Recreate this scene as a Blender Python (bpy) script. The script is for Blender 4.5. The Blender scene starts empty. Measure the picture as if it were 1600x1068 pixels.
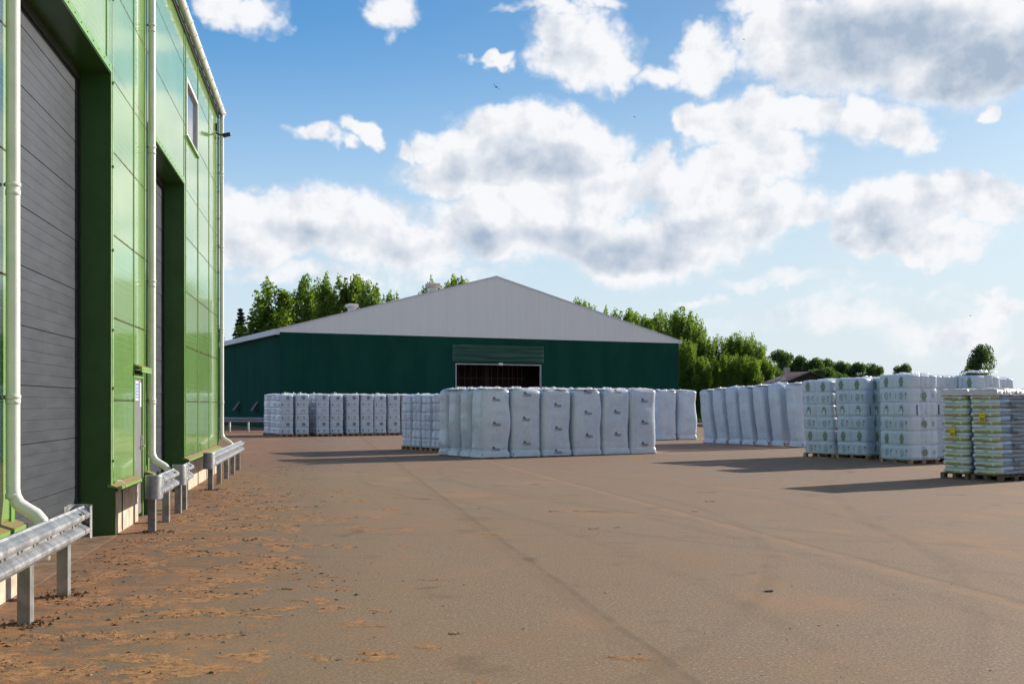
import bpy, math, random
from mathutils import Vector, Matrix, noise
from mathutils.bvhtree import BVHTree
R = math.radians
sc = bpy.context.scene
col = sc.collection

# ------------------------------------------------------------------ camera
F, CX, HY, CH = 1760.0, 800.0, 631.0, 1.8      # focal length (px of 1600), principal x, horizon row, eye height
cam = bpy.data.cameras.new('camera'); co = bpy.data.objects.new('camera', cam); col.objects.link(co)
cam.sensor_width = 36; cam.lens = 36*F/1600; cam.shift_y = (HY-534)/1600
cam.clip_start = 0.1; cam.clip_end = 6000
co.location = (0, 0, CH); co.rotation_euler = (R(90), 0, 0)
sc.camera = co
sc.cycles.use_adaptive_sampling = True; sc.cycles.adaptive_threshold = 0.03; sc.cycles.time_limit = 700
sc.cycles.max_bounces = 7; sc.cycles.diffuse_bounces = 3; sc.cycles.glossy_bounces = 3; sc.cycles.use_denoising = True
# ------------------------------------------------------------------ sun, sky, exposure
SUN_AZ, SUN_EL, SUN_STR, SKY_STR = 54.0, 20.0, 5.0, 0.085
sc.view_settings.view_transform = 'Standard'; sc.view_settings.look = 'None'
sc.view_settings.exposure = 0.45; sc.view_settings.gamma = 1
S = Vector((math.sin(R(SUN_AZ))*math.cos(R(SUN_EL)), math.cos(R(SUN_AZ))*math.cos(R(SUN_EL)), math.sin(R(SUN_EL))))
sl = bpy.data.lights.new('sun', 'SUN'); sl.energy = SUN_STR; sl.angle = R(0.5); sl.color = (1, .90, .76)
so = bpy.data.objects.new('sun', sl); col.objects.link(so); so.rotation_euler = (-S).to_track_quat('-Z', 'Y').to_euler()
so.location = (40, 30, 40)

class NT:
    """tiny helper for node trees"""
    def __init__(s, nt): s.t = nt; s.n = nt.nodes; s.l = nt.links
    def set(s, sock, v):
        if isinstance(v, bpy.types.NodeSocket): s.l.new(v, sock)
        else: sock.default_value = v
    def math(s, op, a, b=0.0, c=0.0, clamp=False):
        n = s.n.new('ShaderNodeMath'); n.operation = op; n.use_clamp = clamp
        s.set(n.inputs[0], a); s.set(n.inputs[1], b); s.set(n.inputs[2], c); return n.outputs[0]
    def vmath(s, op, a, b=(0,0,0), c=(0,0,0)):
        n = s.n.new('ShaderNodeVectorMath'); n.operation = op
        s.set(n.inputs[0], a); s.set(n.inputs[1], b)
        if op == 'MULTIPLY_ADD': s.set(n.inputs[2], c)
        return n.outputs['Value'] if op in ('LENGTH', 'DOT_PRODUCT', 'DISTANCE') else n.outputs[0]
    def noise(s, vec, scale, detail=4, rough=.5, dim='3D', out='Fac', dist=0):
        n = s.n.new('ShaderNodeTexNoise'); n.noise_dimensions = dim
        s.set(n.inputs['Vector'], vec); s.set(n.inputs['Scale'], scale)
        n.inputs['Detail'].default_value = detail; n.inputs['Roughness'].default_value = rough
        n.inputs['Distortion'].default_value = dist
        return n.outputs[0] if out == 'Fac' else n.outputs[1]
    def ramp(s, fac, lo, hi, a=0.0, b=1.0, smooth=True):
        n = s.n.new('ShaderNodeMapRange'); n.interpolation_type = 'SMOOTHSTEP' if smooth else 'LINEAR'
        s.set(n.inputs[0], fac); n.inputs[1].default_value = lo; n.inputs[2].default_value = hi
        n.inputs[3].default_value = a; n.inputs[4].default_value = b; return n.outputs[0]
    def mix(s, fac, a, b):
        n = s.n.new('ShaderNodeMix'); n.data_type = 'RGBA'
        s.set(n.inputs[0], fac)
        for k, v in ((6, a), (7, b)):
            if not isinstance(v, bpy.types.NodeSocket): v = tuple(v)+(1,) if len(v) == 3 else v
            s.set(n.inputs[k], v)
        return n.outputs[2]
    def xyz(s, v):
        n = s.n.new('ShaderNodeSeparateXYZ'); s.l.new(v, n.inputs[0]); return n.outputs
    def comb(s, x, y, z):
        n = s.n.new('ShaderNodeCombineXYZ'); s.set(n.inputs[0], x); s.set(n.inputs[1], y); s.set(n.inputs[2], z); return n.outputs[0]
    def bump(s, h, strength=.3, dist=.01):
        n = s.n.new('ShaderNodeBump'); n.inputs['Strength'].default_value = strength; n.inputs['Distance'].default_value = dist
        s.l.new(h, n.inputs['Height']); return n.outputs[0]

def sky_world():
    w = bpy.data.worlds.new('World'); sc.world = w; w.use_nodes = True
    T = NT(w.node_tree); bg = T.n['Background']; bg.inputs[1].default_value = SKY_STR
    sky = T.n.new('ShaderNodeTexSky'); sky.sky_type = 'NISHITA'; sky.sun_disc = False
    sky.sun_elevation = R(SUN_EL); sky.sun_rotation = R(SUN_AZ); sky.altitude = 50
    sky.air_density = 1.0; sky.dust_density = .6; sky.ozone_density = 1.4
    tc = T.n.new('ShaderNodeTexCoord'); d = tc.outputs['Generated']
    x, y, z = T.xyz(d)[:3]
    az = T.math('ARCTAN2', x, y)
    hyp = T.math('SQRT', T.math('ADD', T.math('MULTIPLY', x, x), T.math('ADD', T.math('MULTIPLY', y, y), 1e-5)))
    el = T.math('DIVIDE', z, hyp)
    p = T.comb(az, el, 0.0)
    n1 = T.vmath('SUBTRACT', T.noise(p, 6.0, 5, .6, dim='2D', out='Color'), (.5, .5, .5))
    n0 = T.vmath('SUBTRACT', T.noise(p, 30.0, 3, .6, dim='2D', out='Color'), (.5, .5, .5))
    pd = T.vmath('MULTIPLY_ADD', n1, (.13, .085, 0), p)
    pd = T.vmath('MULTIPLY_ADD', n0, (.022, .020, 0), pd)
    def conv(cx, cy, rx, ry):
        u = (cx-CX)/F; v = (HY-cy)/F; a = math.atan(u)
        return a, v*math.cos(a), rx/F*math.cos(a)**2, ry/F*math.cos(a)
    def field(blobs, vec):
        acc = None
        for b in blobs:
            a, t, ra, rt = conv(*b[:4]); wgt = b[4] if len(b) > 4 else 1.0
            q = T.vmath('MULTIPLY_ADD', vec, (1/ra, 1/rt, 0), (-a/ra, -t/rt, 0))
            d2 = T.vmath('DOT_PRODUCT', q, q)
            v = T.math('MULTIPLY_ADD', d2, -.62*wgt, wgt)
            acc = v if acc is None else T.math('MAXIMUM', acc, v)
        return T.math('MAXIMUM', acc, 0.0)
    mass = [(395,8,62,30,.85),(440,28,28,18,.6),(350,-12,50,24,.8),(597,6,58,30,.85),(618,52,18,26,.4),(486,224,30,19,.85),(538,208,25,20,.9),
            (765,93,21,13,.75),(885,75,70,64),(850,105,55,38,.9),(925,95,48,38),(850,14,48,12,.6),(905,4,40,14,.7),
            (1110,80,74,56),(1010,98,52,26,.7),(1085,50,45,32),(1395,60,215,92),(1545,95,165,72),(1290,28,125,46),(1480,-5,220,66),(1215,-8,70,28,.9),
            (1592,168,24,17,.9),(805,205,74,42),(735,235,75,46),(880,240,86,56),(655,226,36,22,.7),(612,232,24,22,.8),(790,272,185,46),(940,285,75,42),
            (1003,268,46,38),(690,292,80,22,.8),(1135,205,85,55),(1250,180,105,42),(1180,255,75,60),(1390,200,95,44),(1455,215,48,40),(1075,190,46,30),(1100,280,100,42),
            (420,350,110,42),(545,365,165,52),(400,395,110,36,.8),(650,385,120,44),(840,350,200,62),(1010,375,190,55),(1110,345,160,46),(1210,345,78,28,.9),(900,300,130,36),
            (1405,350,118,50),(1490,325,82,34),(1335,350,75,40),(1560,342,66,38),(1425,388,115,30),(1592,322,40,36),(1530,318,80,36,.9),(1250,440,120,14,.4),(1530,385,50,16,.7),(1000,412,90,18,.7),
            (1560,472,50,24,.75),(1390,458,130,13,.45),(1350,488,160,26,.55),(1480,505,150,34,.6),(1230,505,160,16,.45),(1110,466,70,9,.4),(1060,520,120,20,.3),(1540,540,140,20,.4),(520,440,180,24,.6),(700,430,130,20,.5)]
    grey = [(800,258,118,38,1.05),(735,262,60,26,.7),(890,290,90,18,.5),(950,380,250,36,1.25),(850,392,110,22,.9),(1080,365,120,24,.6),(560,398,180,40,.85),(400,380,110,26,.5),(640,415,90,18,.5),
            (1370,368,105,38,1.0),(1300,365,60,26,.6),(1460,385,80,20,.5),(1430,70,240,72,1.4),(1550,110,170,54,1.4),(1350,45,160,60,1.1),(1500,20,160,50,.55),(1130,245,85,30,.4),(1190,275,60,22,.35),(1570,478,34,12,.5),(1110,372,90,20,.6)]
    M = field(mass, pd)
    # skies outside the photographed part: loose scattered clouds
    q = T.comb(az, T.math('MULTIPLY', el, 1.6), 0.0)
    g = T.noise(q, 2.6, 4, .55, dim='2D')
    out = T.math('MAXIMUM', T.ramp(T.math('ABSOLUTE', az), .46, .62), T.ramp(el, .40, .52))
    M = T.math('MAXIMUM', M, T.math('MULTIPLY', out, T.ramp(g, .50, .70, 0, .9)))
    fb = T.noise(p, 16.0, 8, .66, dim='2D')
    D = T.math('ADD', M, T.math('MULTIPLY', T.math('SUBTRACT', fb, .5), .95))
    dens = T.ramp(D, .17, .70)
    dens = T.math('MAXIMUM', dens, T.math('MULTIPLY', T.ramp(D, .0, .5, 0, .30), T.ramp(M, .02, .25)))
    pg = T.vmath('MULTIPLY_ADD', n1, (.10, .06, 0), p)
    G = T.ramp(field(grey, pg), .0, 1.25, 0, .88)
    # relief: a second look at the same noise a little nearer the sun
    r2 = T.noise(T.vmath('ADD', p, (.013, .011, 0)), 16.0, 6, .55, dim='2D'); r1 = T.noise(p, 16.0, 6, .55, dim='2D')
    rel = T.math('MULTIPLY', T.math('SUBTRACT', r1, r2), 2.3)
    core = T.ramp(D, .25, 1.1)
    lit = T.math('ADD', T.math('SUBTRACT', 1.0, T.math('MULTIPLY', G, core)), rel)
    lit = T.math('SUBTRACT', lit, T.math('MULTIPLY', T.math('MULTIPLY', core, T.ramp(r1, .40, .62)), .12), clamp=True)
    K = .66/SKY_STR
    cc = T.mix(lit, (.45*K, .555*K, .70*K), (1.04*K, 1.05*K, 1.08*K))
    blue = T.vmath('MULTIPLY', sky.outputs[0], T.mix(T.ramp(az, -.35, .40), (.52, 1.06, 1.44), (.78, .93, 1.04)))
    # thin pale veil close to the horizon
    hz = T.ramp(el, .0, .36, .95, 0.0)
    blue = T.mix(hz, blue, (.80*K, .90*K, .98*K))
    c = T.mix(dens, blue, cc)
    below = T.ramp(z, -.02, 0)
    c = T.mix(below, (.25, .2, .16), c)
    T.l.new(c, bg.inputs[0])
    w.cycles.sampling_method = 'MANUAL'; w.cycles.sample_map_resolution = 512
sky_world()

# ------------------------------------------------------------------ materials
def material(name):
    m = bpy.data.materials.new(name); m.use_nodes = True
    T = NT(m.node_tree); b = T.n['Principled BSDF']
    tc = T.n.new('ShaderNodeTexCoord')
    return m, T, b, tc.outputs['Object']
def plain(name, c, rough=.5, metal=0.0, var=.12, scale=8.0, bump=0.0, bscale=40.0, spec=.5, coat=0.0):
    m, T, b, o = material(name)
    n = T.noise(o, scale, 5, .6)
    lo = tuple(v*(1-var) for v in c); hi = tuple(min(1, v*(1+var)) for v in c)
    T.l.new(T.mix(T.ramp(n, .3, .7), lo, hi), b.inputs['Base Color'])
    b.inputs['Roughness'].default_value = rough; b.inputs['Metallic'].default_value = metal
    b.inputs['Specular IOR Level'].default_value = spec; b.inputs['Coat Weight'].default_value = coat
    if bump: T.l.new(T.bump(T.noise(o, bscale, 4, .6), bump, .01), b.inputs['Normal'])
    return m
M = {}
# asphalt yard with peat dust, seams and speckle (world coordinates)
def mat_ground():
    m, T, b, o = material('asphalt')
    x, y, z = T.xyz(o)[:3]
    agg = T.noise(o, 170, 3, .7); agg2 = T.noise(o, 55, 4, .7)
    big = T.noise(o, .22, 5, .6); mid = T.noise(o, 1.1, 6, .65)
    sp = T.noise(o, 40, 3, .85)
    base = T.mix(T.ramp(sp, .40, .62), (.105, .080, .064), (.290, .228, .186))
    base = T.mix(T.ramp(T.noise(o, 30, 2, .6), .60, .70, 0, .8), base, (.50, .41, .34))
    base = T.mix(T.ramp(T.noise(o, 34, 2, .6), .40, .30, 0, .8), base, (.045, .035, .029))
    base = T.mix(T.ramp(agg, .35, .68, 0, .5), base, (.42, .35, .30))
    base = T.mix(T.ramp(T.noise(o, 95, 2, .6), .62, .74), base, (.46, .39, .33))
    base = T.mix(T.math('MULTIPLY', T.ramp(agg2, .42, .28), .6), base, (.06, .047, .038))
    # brown film of peat dust
    base = T.mix(T.math('MULTIPLY', T.ramp(big, .36, .64), .28), base, (.27, .165, .100))
    base = T.mix(T.math('MULTIPLY', T.ramp(mid, .52, .72), .35), base, (.30, .18, .105))
    base = T.mix(T.math('MULTIPLY', T.ramp(mid, .44, .30), .35), base, (.095, .076, .064))
    # damp darker reach by the far stacks
    # distance to the left facade
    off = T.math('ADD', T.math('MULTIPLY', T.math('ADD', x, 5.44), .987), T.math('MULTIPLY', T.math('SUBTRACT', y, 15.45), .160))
    streak = T.noise(T.vmath('MULTIPLY', o, (1.5, 2.3, 1)), 2.1, 8, .78)
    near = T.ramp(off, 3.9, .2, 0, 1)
    dm = T.ramp(T.math('ADD', streak, T.math('MULTIPLY', near, .12)), .60, .645)
    dm = T.math('MULTIPLY', dm, T.ramp(off, 4.6, 2.5, 0, .85))
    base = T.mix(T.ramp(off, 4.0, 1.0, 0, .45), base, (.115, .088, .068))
    base = T.mix(dm, base, T.mix(T.ramp(agg2, .35, .65), (.19, .092, .040), (.47, .26, .13)))
    # long orange drifts on the open yard
    st2 = T.noise(T.vmath('MULTIPLY', o, (1.0, .55, 1)), .55, 6, .6)
    base = T.mix(T.ramp(st2, .52, .70, 0, .42), base, (.40, .23, .13))
    fine = T.noise(T.vmath('MULTIPLY', o, (2.2, 1.3, 1)), 1.4, 8, .75)
    base = T.mix(T.ramp(fine, .60, .74, 0, .6), base, (.42, .23, .12))
    # paving seams (lines on the ground), wobbling a little
    wob = T.math('MULTIPLY', T.math('SUBTRACT', T.noise(o, .7, 5, .6), .5), .16)
    def seam(x0, y0, x1, y1, w, c, f):
        nonlocal base
        L = math.hypot(x1-x0, y1-y0); nx, ny = (y1-y0)/L, -(x1-x0)/L
        dd = T.math('ADD', T.math('ADD', T.math('MULTIPLY', T.math('SUBTRACT', x, x0), nx), T.math('MULTIPLY', T.math('SUBTRACT', y, y0), ny)), wob)
        e = T.ramp(T.math('ABSOLUTE', dd), w, w*.3, 0, f)
        e = T.math('MULTIPLY', e, T.ramp(T.noise(o, 2.2, 5, .6), .28, .55))
        base = T.mix(e, base, c)
    def arc(cx, cy, r, w, c, f):
        nonlocal base
        q = T.vmath('LENGTH', T.vmath('SUBTRACT', T.comb(x, y, 0.0), (cx, cy, 0)))
        dd = T.math('ABSOLUTE', T.math('SUBTRACT', T.math('ADD', q, T.math('MULTIPLY', wob, 1.2)), r))
        e = T.math('MULTIPLY', T.ramp(dd, w*.8, w*.3, 0, f*.38), T.ramp(mid, .36, .60, .15, 1))
        base = T.mix(e, base, c)
    dk = (.085, .066, .054)
    for q in ((-16, 17, 19.4, .16, dk, .5), (-16, 17, 21.3, .16, dk, .45), (22, 32, 24, .18, dk, .5), (22, 32, 26.1, .18, dk, .42), (-2, -14, 27.5, .22, (.30, .20, .13), .5), (-2, -14, 29.6, .22, dk, .4), (-40, 4, 42.5, .2, dk, .4), (-40, 4, 44.4, .2, dk, .4), (60, 10, 55, .2, dk, .4), (-1, 40, 19, .3, (.33, .21, .13), .5)): arc(*q)
    # oil and damp stains
    stn = T.noise(o, .62, 3, .5, dist=.8)
    base = T.mix(T.ramp(stn, .66, .72, 0, .55), base, (.075, .058, .047))
    seam(-2.94, 30.5, 1.07, 7.25, .12, (.21, .145, .10), .42)
    seam(-2.84, 30.5, 1.19, 7.25, .06, (.10, .075, .06), .35)
    seam(1.9, 22.9, 4.56, 10.0, .20, (.40, .25, .16), .38)
    seam(2.02, 22.9, 4.7, 10.0, .08, (.12, .09, .07), .35)
    seam(-14, 29.6, 20, 30.9, .16, (.24, .19, .15), .55)
    base = T.vmath('MULTIPLY', base, (.93, .795, .675))
    T.l.new(base, b.inputs['Base Color'])
    b.inputs['Roughness'].default_value = .88; b.inputs['Specular IOR Level'].default_value = .3
    hh = T.math('ADD', T.math('MULTIPLY', agg, .5), T.math('ADD', agg2, T.math('MULTIPLY', mid, 1.2)))
    T.l.new(T.bump(hh, .25, .008), b.inputs['Normal'])
    return m
M['ground'] = mat_ground()

def mat_panel():
    m, T, b, o = material('green_panel')
    x, y, z = T.xyz(o)[:3]
    n = T.noise(o, .8, 4, .5); st = T.noise(T.vmath('MULTIPLY', o, (6, 6, .5)), 1.5, 5, .6)
    c = T.mix(T.ramp(n, .3, .7), (.185, .345, .105), (.220, .385, .130))
    c = T.mix(T.ramp(st, .6, .8, 0, .25), c, (.24, .33, .13))
    # dust and rust bleeding out of the sheet joints
    fz = T.math('FRACT', T.math('DIVIDE', T.math('SUBTRACT', z, .70), 1.15))
    j = T.math('ADD', T.ramp(fz, .045, .004, 0, 1), T.ramp(fz, .985, .998, 0, 1))
    c = T.mix(T.math('MULTIPLY', j, T.ramp(T.noise(o, 5, 5, .7), .38, .60, 0, .9)), c, (.15, .10, .035))
    T.l.new(c, b.inputs['Base Color'])
    b.inputs['Roughness'].default_value = .10; b.inputs['Specular IOR Level'].default_value = .7; b.inputs['Coat Weight'].default_value = .4; b.inputs['Coat Roughness'].default_value = .05
    rib = T.math('FRACT', T.math('DIVIDE', z, .096))
    rb = T.math('ADD', T.ramp(rib, .0, .09, -1, 0), T.ramp(rib, .91, 1, 0, -1))
    wav = T.noise(T.vmath('MULTIPLY', o, (1, 1.6, .8)), 1.4, 3, .5)
    h = T.math('ADD', T.math('MULTIPLY', rb, .0007), T.math('MULTIPLY', wav, .005))
    bn = T.n.new('ShaderNodeBump'); bn.inputs['Strength'].default_value = .55; bn.inputs['Distance'].default_value = 1.0
    T.l.new(h, bn.inputs['Height']); T.l.new(bn.outputs[0], b.inputs['Normal'])
    return m
M['panel'] = mat_panel()
M['trim'] = plain('green_trim', (.175, .355, .085), .25, var=.1, scale=2, bump=.05, bscale=6)
M['jamb_shaded'] = plain('green_jamb_shaded', (.040, .115, .024), .30, var=.12, scale=1.5, bump=.05, bscale=5)  # facade green darkened, the shade of the recesses put into the colour
M['gap'] = plain('dark_gap', (.02, .028, .015), .8)
def mat_slat():
    m, T, b, o = material('grey_door_slat')
    n = T.noise(T.vmath('MULTIPLY', o, (1, .6, 3)), 2.5, 6, .65); n2 = T.noise(o, 18, 4, .6)
    c = T.mix(T.ramp(n, .3, .7), (.040, .046, .057), (.056, .064, .077))
    c = T.mix(T.ramp(n2, .60, .75, 0, .35), c, (.14, .125, .11))
    T.l.new(c, b.inputs['Base Color']); b.inputs['Roughness'].default_value = .45; b.inputs['Specular IOR Level'].default_value = .22
    T.l.new(T.bump(T.noise(T.vmath('MULTIPLY', o, (1, .7, 1)), 2.2, 3, .5), .25, .03), b.inputs['Normal'])
    return m
M['slat'] = mat_slat()
M['groove'] = plain('slat_groove', (.075, .065, .06), .8, var=.4, scale=3)
M['pipe'] = plain('cream_enamel', (.78, .78, .73), .28, var=.07, scale=2.5, coat=.2)
M['concrete'] = plain('concrete', (.52, .42, .33), .85, var=.22, scale=5, bump=.3, bscale=30)
M['concrete_floor'] = plain('concrete_strip', (.215, .125, .068), .95, var=.4, scale=3, bump=.4, bscale=30)
def mat_ledge():
    m, T, b, o = material('dusty_flashing')
    n = T.noise(o, 6, 6, .7)
    g = T.n.new('ShaderNodeNewGeometry'); up = T.ramp(T.xyz(g.outputs['Normal'])[2], .3, .8)
    f = T.math('MULTIPLY', up, T.ramp(n, .32, .55, .2, .95))
    T.l.new(T.mix(f, (.150, .290, .060), (.28, .16, .075)), b.inputs['Base Color'])
    b.inputs['Roughness'].default_value = .6; return m
M['ledge'] = mat_ledge()
M['glass'] = plain('window_glass', (.035, .05, .07), .04, var=.1, spec=1.0, coat=.5)
M['white'] = plain('white_paint', (.78, .78, .77), .4, var=.05)
M['black'] = plain('black_plastic', (.018, .018, .02), .45)
M['entry'] = plain('grey_steel_door', (.185, .18, .195), .4, var=.06, scale=3)
M['steel'] = plain('stainless', (.55, .55, .56), .3, metal=.9)
M['blue'] = plain('blue_print', (.08, .22, .60), .5)
M['cable'] = plain('cable_sheath', (.55, .57, .52), .5)
def mat_galv():
    m, T, b, o = material('galvanised_steel')
    v = T.n.new('ShaderNodeTexVoronoi'); v.inputs['Scale'].default_value = 26; T.l.new(o, v.inputs['Vector'])
    n = T.noise(o, 5, 6, .7); st = T.noise(T.vmath('MULTIPLY', o, (9, 1.2, 9)), 3, 6, .7)
    c = T.mix(T.ramp(n, .3, .7), (.25, .26, .28), (.42, .43, .45))
    c = T.mix(T.math('MULTIPLY', T.xyz(v.outputs['Color'])[0], .28), c, (.18, .20, .23))
    c = T.mix(T.ramp(st, .58, .74, 0, .7), c, (.40, .27, .17))
    T.l.new(c, b.inputs['Base Color']); b.inputs['Metallic'].default_value = .62
    T.l.new(T.ramp(n, .3, .7, .38, .58), b.inputs['Roughness'])
    T.l.new(T.bump(n, .25, .006), b.inputs['Normal'])
    return m
M['galv'] = mat_galv()
M['post'] = plain('post_steel', (.24, .24, .24), .55, metal=.45, var=.3, scale=5, bump=.1, bscale=20)
# green hall
def mat_hall():
    m, T, b, o = material('dark_green_sheeting')
    x, y, z = T.xyz(o)[:3]
    n = T.noise(T.vmath('MULTIPLY', o, (.35, .35, .12)), 2, 5, .6)
    c = T.mix(T.ramp(n, .3, .7), (.010, .062, .046), (.014, .078, .058))
    T.l.new(c, b.inputs['Base Color']); b.inputs['Roughness'].default_value = .85; b.inputs['Specular IOR Level'].default_value = .03
    s = T.math('FRACT', T.math('DIVIDE', x, 2.6)); h = T.math('MULTIPLY', T.ramp(s, 0, .02, 1, 0), .5)
    h = T.math('ADD', h, T.math('MULTIPLY', T.noise(T.vmath('MULTIPLY', o, (1, 1, .6)), .7, 3, .5), 1.6))
    T.l.new(T.bump(h, .3, .05), b.inputs['Normal']); return m
M['hall_green'] = mat_hall()
M['roll'] = plain('rolled_membrane_lit', (.012, .080, .058), .34, var=.1, scale=.5, spec=.5)  # hall green lightened, the light caught by the folds put into the colour
M['frame'] = plain('galvanised_frame', (.42, .44, .45), .5)
def mat_gable():
    m, T, b, o = material('white_gable_sheeting')
    n = T.noise(T.vmath('MULTIPLY', o, (3.2, 3.2, .10)), 1.4, 6, .7); n2 = T.noise(T.vmath('MULTIPLY', o, (9, 9, .35)), 1.2, 5, .7)
    c = T.mix(T.ramp(n, .35, .75), (.89, .88, .85), (.84, .83, .805))
    c = T.mix(T.ramp(n2, .58, .76, 0, .32), c, (.56, .55, .52))
    T.l.new(c, b.inputs['Base Color']); b.inputs['Roughness'].default_value = .5
    return m
M['gable'] = mat_gable()
M['hood'] = plain('dark_hood', (.035, .05, .055), .6)
M['roof'] = plain('dusty_roof_sheet', (.50, .33, .24), .7, var=.2, scale=.7)
M['fascia'] = plain('pale_fascia', (.66, .67, .70), .45, var=.06)
M['hall_dark'] = plain('hall_interior', (.02, .017, .015), .9)
M['batten'] = plain('rust_batten', (.10, .045, .028), .8, var=.3)
M['vent_beige'] = plain('vent_sheet', (.66, .60, .52), .5, var=.1)
# stacks
def mat_film(name, c, rough=.30, horiz=1.0, strength=.32, warm=0.0):
    m, T, b, o = material(name)
    oi = T.n.new('ShaderNodeObjectInfo')
    p = T.vmath('ADD', o, T.comb(T.math('MULTIPLY', oi.outputs['Random'], 31.0), 0.0, 0.0))
    n = T.noise(p, 2.4, 5, .6)
    wr = T.noise(T.vmath('MULTIPLY', p, (2.2, 2.2, 26)), 1.3, 5, .6)
    w2 = T.noise(T.vmath('MULTIPLY', p, (14, 14, 3)), 1.6, 5, .65, dist=.6)
    cc = T.mix(T.ramp(n, .3, .7), tuple(v*.965 for v in c), c)
    cc = T.mix(T.ramp(wr, .60, .75, 0, .25), cc, tuple(min(.9, v*1.12) for v in c))
    T.l.new(cc, b.inputs['Base Color'])
    T.l.new(T.ramp(n, .3, .7, rough, rough+.16), b.inputs['Roughness'])
    b.inputs['Specular IOR Level'].default_value = .6
    b.inputs['Coat Weight'].default_value = .35; b.inputs['Coat Roughness'].default_value = .18
    h = T.math('ADD', T.math('MULTIPLY', wr, horiz), T.math('ADD', T.math('MULTIPLY', w2, .9), T.math('MULTIPLY', T.noise(T.vmath('MULTIPLY', p, (1, 1, .6)), 3.0, 3, .5), .8)))
    nb = T.bump(h, strength, .018)
    T.l.new(nb, b.inputs['Normal']); T.l.new(nb, b.inputs['Coat Normal'])
    return m
M['film'] = mat_film('white_stretch_film', (.60, .67, .78), .20, .5, .12)
M['film_end'] = mat_film('clear_wrapped_film', (.57, .63, .72), .20, .5, .2)
M['bag_white'] = mat_film('white_bag_film', (.60, .67, .75), .26, .35, .35)
M['crumple'] = mat_film('crumpled_film', (.82, .82, .80), .3, .2, .8)
M['dust_top'] = plain('dusty_film', (.62, .50, .40), .6, var=.25, scale=6, bump=.6, bscale=14)
M['ink'] = plain('black_ink', (.012, .016, .022), .4)
M['inkgreen'] = plain('green_ink', (.20, .28, .25), .5, var=.2, scale=20)
M['inkpale'] = plain('faded_green_ink', (.39, .47, .51), .5, var=.25, scale=14)
M['inkyellow'] = plain('yellow_green_ink', (.26, .30, .10), .5, var=.2, scale=14)
M['inkred'] = plain('red_dot_ink', (.50, .16, .16), .5)
M['paper'] = plain('paper_label', (.72, .74, .74), .6)
M['tag_yellow'] = plain('yellow_tag', (.78, .62, .015), .5, var=.05)
M['wood'] = plain('pallet_wood', (.36, .22, .12), .85, var=.3, scale=7, bump=.3, bscale=30)
M['wood_dark'] = plain('old_pallet_wood', (.13, .09, .06), .9, var=.3, scale=7, bump=.3, bscale=30)
M['sack_pale'] = mat_film('pale_sack', (.60, .66, .64), .32, .6, .5)
M['sack_yellow'] = mat_film('yellow_printed_sack', (.50, .45, .10), .35, .5, .4)
M['sack_orange'] = mat_film('orange_printed_sack', (.40, .29, .10), .35, .5, .4)
M['sack_green'] = mat_film('green_printed_sack', (.30, .37, .33), .35, .5, .4)
M['sack_grey'] = mat_film('grey_blue_sack', (.20, .25, .29), .28, 1.2, .8)
M['sack_blue'] = mat_film('light_blue_sack', (.36, .48, .64), .3, .6, .5)
M['sack_top'] = mat_film('pink_dusted_film', (.66, .56, .54), .35, .6, .8)
M['peat'] = plain('peat_crumb', (.12, .062, .030), .95, var=.4, scale=30, bump=.5, bscale=60)
M['peat_dust'] = plain('peat_dust', (.30, .145, .062), .95, var=.35, scale=12, bump=.5, bscale=60)
M['red_roof'] = plain('red_brown_roof', (.16, .060, .045), .7, var=.2, scale=1.5)
M['dark_wood'] = plain('dark_boards', (.028, .022, .02), .85, var=.3)
M['bark'] = plain('bark', (.10, .085, .065), .9, var=.3, scale=6, bump=.5, bscale=12)
def mat_leaf(name, a, b_, tr=.35):
    m, T, b, o = material(name)
    g = T.n.new('ShaderNodeNewGeometry')
    n = T.noise(o, .55, 3, .5)
    f = T.math('ADD', T.math('MULTIPLY', g.outputs['Random Per Island'], .6), T.math('MULTIPLY', T.ramp(n, .3, .7), .4))
    c = T.mix(f, a, b_)
    T.l.new(c, b.inputs['Base Color']); b.inputs['Roughness'].default_value = .5; b.inputs['Specular IOR Level'].default_value = .3
    t = T.n.new('ShaderNodeBsdfTranslucent'); T.l.new(T.vmath('MULTIPLY', c, (1.5, 1.55, .7)), t.inputs['Color'])
    mx = T.n.new('ShaderNodeMixShader'); mx.inputs[0].default_value = tr
    T.l.new(b.outputs[0], mx.inputs[1]); T.l.new(t.outputs[0], mx.inputs[2])
    T.l.new(mx.outputs[0], T.n['Material Output'].inputs['Surface'])
    return m
M['leaf'] = mat_leaf('poplar_leaf', (.068, .130, .022), (.190, .275, .052), .60)
M['leaf_dark'] = mat_leaf('dark_leaf', (.040, .085, .030), (.110, .170, .060), .5)
M['needle'] = mat_leaf('spruce_needle', (.014, .030, .018), (.030, .055, .030), .1)

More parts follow.
